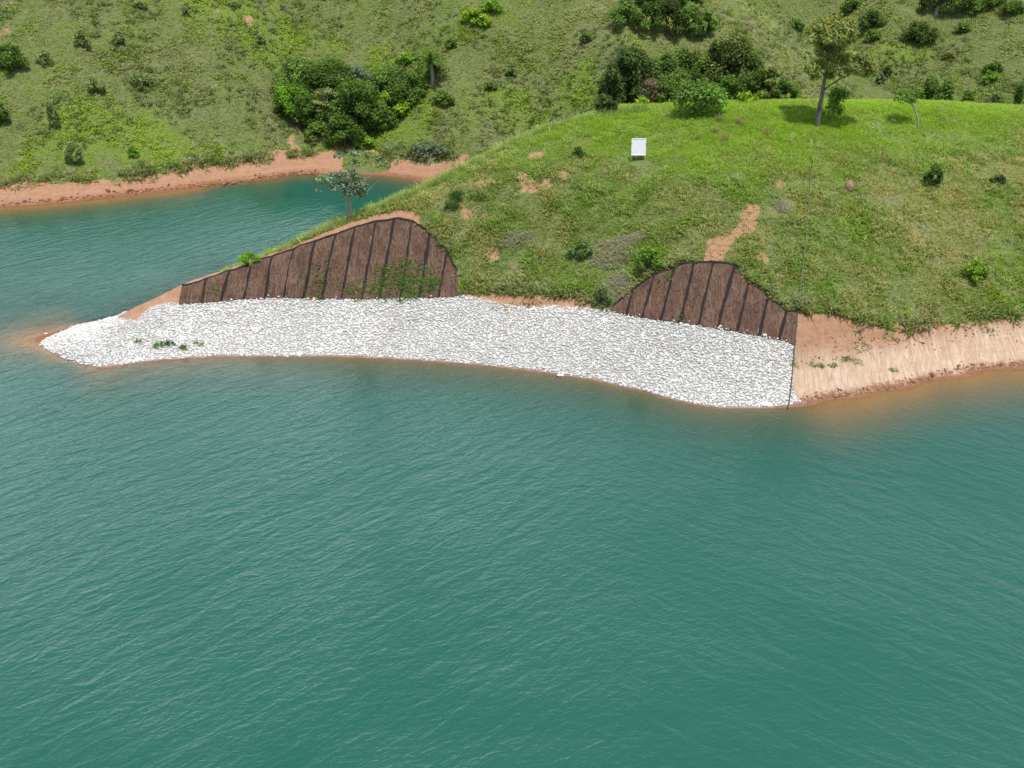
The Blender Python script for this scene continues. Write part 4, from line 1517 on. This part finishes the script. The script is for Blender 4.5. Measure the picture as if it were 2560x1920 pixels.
branchy('leaning_tree', 'small slanting tree with bent pale trunk at the right of the knoll', (1983, 276),
        [([(1983, 276), (1983, 258), (1978, 240), (1970, 224)], .09, .07),
         ([(1970, 224), (1960, 214, -.3), (1942, 208, -.6)], .05, .015),
         ([(1970, 224), (1980, 206, .3), (1992, 198, .4)], .05, .015)],
        [(1962, 206, 20, 12, 0), (1944, 212, 14, 9, -.6), (1984, 198, 16, 10, .4), (1966, 216, 18, 7, .5), (1940, 204, 10, 6, 0)],
        620, .22, DARK + MID, mats=(M_BARK_PALE, M_LEAF))
# crooked tree against the water
pb = ray(752, 478)
branchy('crooked_tree', 'crooked grey-leaved tree with bare twigs on the crest against the cove water', (753, 474),
        [([(753, 474), (750, 450), (746, 420), (740, 412, -.2), (722, 402, -.4), (704, 392, -.5)], .12, .03),
         ([(755, 474), (757, 448), (758, 424), (763, 400, .3), (762, 366, .2), (757, 349, .2), (745, 337, 0)], .12, .025),
         ([(758, 424), (770, 408, -.3), (781, 393, -.4), (786, 388, -.4), (788, 374, -.4), (783, 362, -.4)], .05, .012),
         ([(786, 388, -.4), (798, 382, -.4), (808, 372, -.4), (808, 362, -.4)], .025, .010),
         ([(770, 410), (791, 416, .4), (806, 400, .4), (820, 386, .4)], .035, .010),
         ([(763, 400, .3), (768, 362, .3), (772, 342, .3), (776, 332, .3)], .04, .010),
         ([(762, 366, .2), (785, 350, .2), (795, 336, .2)], .03, .010),
         ([(785, 350, .2), (805, 344, .2), (816, 348, .2)], .02, .008),
         ([(746, 420), (735, 422, .3), (731, 430, .3)], .03, .010),
         ([(704, 392, -.5), (695, 400, -.5), (690, 408, -.5)], .02, .010)],
        [(768, 400, 22, 12, 0), (780, 416, 15, 8, .4), (756, 410, 20, 10, -.3), (754, 374, 14, 7, .2), (700, 386, 16, 9, -.5),
         (728, 378, 16, 7, 0), (722, 402, 12, 7, -.3), (740, 398, 14, 8, .3), (732, 335, 11, 6, 0), (767, 330, 14, 5, .3), (793, 333, 7, 5, .2),
         (818, 345, 7, 7, .2), (765, 348, 6, 8, .3), (688, 410, 6, 5, -.5), (785, 400, 8, 7, -.2), (770, 380, 8, 6, 0)],
        2400, .2, SILVER + GREY[:1] + DEEP[:1], mats=(M_BARK_PALE, M_LEAF), base_y=float(hit(753, 492)[1]) + 1.3)


# ------------------------------------------------------------------ sign
p = hit(1380, 346)
root = empty('sign', tuple(p), 'blank white sign board with pale frame on two thin posts in the knoll grass', 'sign')
m = mpp(p)
cx, Y = p[0], p[1]
bl, br = at_y(1363, 334.5, Y), at_y(1394.5, 333, Y)
tl, tr = at_y(1363.5, 300, Y), at_y(1393, 298.5, Y)
xm = (bl[0] + br[0]) / 2
hw = (br[0] - bl[0]) / 2
zc, hh_ = (bl[2] + tl[2]) / 2, (tl[2] - bl[2]) / 2
lean = .24
axu = Vector((0, lean, 1)).normalized()
MB().box((xm, Y, zc), (hw - .05, 0, 0), (0, .012, 0), axu * (hh_ - .05)).build('panel', M_PANEL, root, smooth=False)
fb = MB()
fb.box(Vector((xm, Y - .01, zc)) + axu * (hh_ - .03), (hw, 0, 0), (0, .03, 0), axu * .035)
fb.box(Vector((xm, Y - .01, zc)) - axu * (hh_ - .03), (hw, 0, 0), (0, .03, 0), axu * .035)
for s in (-1, 1):
    fb.box((xm + s * (hw - .035), Y - .01, zc), (.035, 0, 0), (0, .03, 0), axu * (hh_ - .068))
fb.build('frame', M_WHITE, root, smooth=False)
for s in (-1, 1):
    xx_ = xm + s * (hw - .05)
    gz = float(ground(xx_, Y + .06)) - .3
    MB().box((xx_, Y + .07 - .02, (gz + zc + hh_ * .5) / 2), (.035, 0, 0), (0, .035, 0), (0, .0, (zc + hh_ * .5 - gz) / 2)).build('post', M_POST, root, smooth=False)


# ------------------------------------------------------------------ pipe down the slope
def draped(path, lift, n=60):
    P = hits(path)
    t = np.linspace(0, len(P) - 1.0001, n)
    Q = interp_line(P, t)
    Q[:, 2] = np.maximum(ground(Q[:, 0], Q[:, 1]), -.4) + lift
    return Q


up_path = draped([(1751, 372), (1748, 430), (1744, 480), (1739, 530), (1734, 580), (1728, 630), (1723, 676)], .34)
lo_path = draped([(1723, 676), (1719, 720), (1715, 760), (1712, 800), (1708, 840), (1704, 872), (1701, 884)], .14)
root = empty('pipe', tuple(up_path[30]), 'long thin pipe laid straight down the grass slope into the water beside the stone bank', 'pipe')
MB().tube(up_path, .036, 7).build('upper_pipe', M_PIPE, root)
MB().tube(lo_path, .05, 7).build('lower_pipe', M_PIPE_D, root)
e = up_path[0]
MB().tube([e - [0, 0, .4], e + [0, 0, .75]], [.04, .035], 7).build('marker_post', M_PIPE_D, root)

# ------------------------------------------------------------------ odds and ends
p = hit(1834, 412)
bm = bmesh.new()
bmesh.ops.create_icosphere(bm, subdivisions=3, radius=1)
for v in bm.verts:
    n_ = float(fbm(v.co.x * 3 + 7, v.co.y * 3 + v.co.z * 2, 1.0, 3, 3)) - .5
    v.co = Vector((v.co.x * .34, v.co.y * .34, v.co.z * .62)) * (1 + .5 * n_)
me = bpy.data.meshes.new('termite_mound')
bm.to_mesh(me)
bm.free()
me.materials.append(M_REDSOIL)
o = bpy.data.objects.new('termite_mound', me)
COL.objects.link(o)
o.location = (p[0], p[1], p[2] + .3)
tag(o, 'small reddish termite mound in the grass right of the pipe', 'mound')

for i, (u, v, ru, rv) in enumerate(HEAPS):
    p, _, _ = HEAPW[i]
    m = mpp(p)
    n = int(420 * ru * rv / 900) + 120
    a = rng.uniform(0, 2 * np.pi, n)
    q = np.sqrt(rng.random(n))
    x, y = p[0] + np.cos(a) * q * ru * m, p[1] + np.sin(a) * q * rv * m * 1.3
    z = ground(x, y) + .10 * (1 - q ** 2)
    lab = ['wide heap of pale dead grass on the slope above the smaller mat', 'grey dead grass heap at the upper left edge of the smaller mat',
           'flattened pale dead grass on the slope right of the larger mat', 'small dry grey grass clump beside the upper bare track',
           'thin dry grass strip just above the wide dead grass heap'][i]
    root = empty('dry_grass_heap', tuple(p), lab, 'dead grass')
    P0 = np.stack([x, y, z], -1)
    o = tufts('straw', P0, rng.uniform(.2, .5, n), np.full(n, .045), 5, 1.25,
              np.array([.27, .245, .195])[None] * rng.uniform(.8, 1.2, (n, 1)), None, parent=root)

p = hit(652, 527)
o = MB().tube([p, p + [-.25, .1, .28], p + [-.5, .2, .55]], [.03, .028, .018], 6).build('stick', M_STICK)
tag(o, 'pale broken stick poking up from the crest above the larger mat', 'stick')
p = hit(1636, 724)
o = MB().tube([p - [0, 0, .1], p + [.02, 0, .55]], [.03, .028], 6).build('stake', M_STICK)
tag(o, 'short pale stake at the lower edge of the smaller mat', 'stake')

# ------------------------------------------------------------------ light
SUN_EL, SUN_AZ = math.radians(74), math.radians(155)      # azimuth clockwise from +Y
sd = Vector((math.sin(SUN_AZ) * math.cos(SUN_EL), math.cos(SUN_AZ) * math.cos(SUN_EL), math.sin(SUN_EL)))
sl = bpy.data.lights.new('sun', 'SUN')
sl.energy = 3.9
sl.angle = math.radians(.53)
sl.color = (1, .96, .90)
so = bpy.data.objects.new('sun', sl)
COL.objects.link(so)
so.rotation_euler = (-sd).to_track_quat('-Z', 'Y').to_euler()

w = bpy.data.worlds.new('World')
SC.world = w
w.use_nodes = True
nt = w.node_tree
nt.nodes.clear()
wo = nt.nodes.new('ShaderNodeOutputWorld')
bg = nt.nodes.new('ShaderNodeBackground')
sky = nt.nodes.new('ShaderNodeTexSky')
sky.sky_type = 'NISHITA'
sky.sun_disc = False
sky.sun_elevation = SUN_EL
sky.sun_rotation = SUN_AZ
sky.air_density = 1.0
sky.dust_density = 2.0
bg.inputs['Strength'].default_value = .13
tc = nt.nodes.new('ShaderNodeTexCoord')
mp = nt.nodes.new('ShaderNodeMapping')
mp.inputs['Scale'].default_value = (1, 1, 1.8)
nt.links.new(tc.outputs['Generated'], mp.inputs['Vector'])
cn = noise(nt, 2.1, 6, .55, mp.outputs[0], .3)
cf = ramp(nt, cn, [(.28, (.45, .45, .45)), (.52, (1, 1, 1))])
ss = nt.nodes.new('ShaderNodeSeparateXYZ')
nt.links.new(tc.outputs['Generated'], ss.inputs[0])
mr = nt.nodes.new('ShaderNodeMapRange')
mr.interpolation_type = 'SMOOTHSTEP'
nt.links.new(ss.outputs[1], mr.inputs[0])
mr.inputs[1].default_value, mr.inputs[2].default_value = .1, .5      # unseen cloud bank over the far hills, shaped for its sheen on the water
cf = math_(nt, 'MULTIPLY', cf, mr.outputs[0])
mx_ = nt.nodes.new('ShaderNodeMapRange')
mx_.interpolation_type = 'SMOOTHSTEP'
nt.links.new(ss.outputs[0], mx_.inputs[0])
mx_.inputs[1].default_value, mx_.inputs[2].default_value = .30, -.12
mx_.inputs[3].default_value, mx_.inputs[4].default_value = .40, 1
cf = math_(nt, 'MULTIPLY', cf, mx_.outputs[0])
mz = nt.nodes.new('ShaderNodeMapRange')
mz.interpolation_type = 'SMOOTHSTEP'
nt.links.new(math_(nt, 'ADD', ss.outputs[2], math_(nt, 'MULTIPLY', math_(nt, 'SUBTRACT', cn, .5), .35)), mz.inputs[0])
mz.inputs[1].default_value, mz.inputs[2].default_value = .80, .46      # its top fades into blue sky
cf = math_(nt, 'MULTIPLY', cf, mz.outputs[0])
cl = mixc(nt, cf, sky.outputs[0], (21.0, 23.6, 26.5))
nt.links.new(cl, bg.inputs['Color'])
nt.links.new(bg.outputs[0], wo.inputs['Surface'])

SC.view_settings.view_transform = 'Standard'
SC.view_settings.look = 'None'
SC.view_settings.exposure = 0
SC.view_settings.gamma = 1
SC.render.engine = 'CYCLES'
SC.cycles.max_bounces = 6
SC.cycles.diffuse_bounces = 2
SC.cycles.glossy_bounces = 2
SC.cycles.transmission_bounces = 3
SC.cycles.transparent_max_bounces = 6
SC.cycles.use_denoising = True
SC.cycles.sample_clamp_indirect = 2.5
SC.cycles.sample_clamp_direct = 2.5
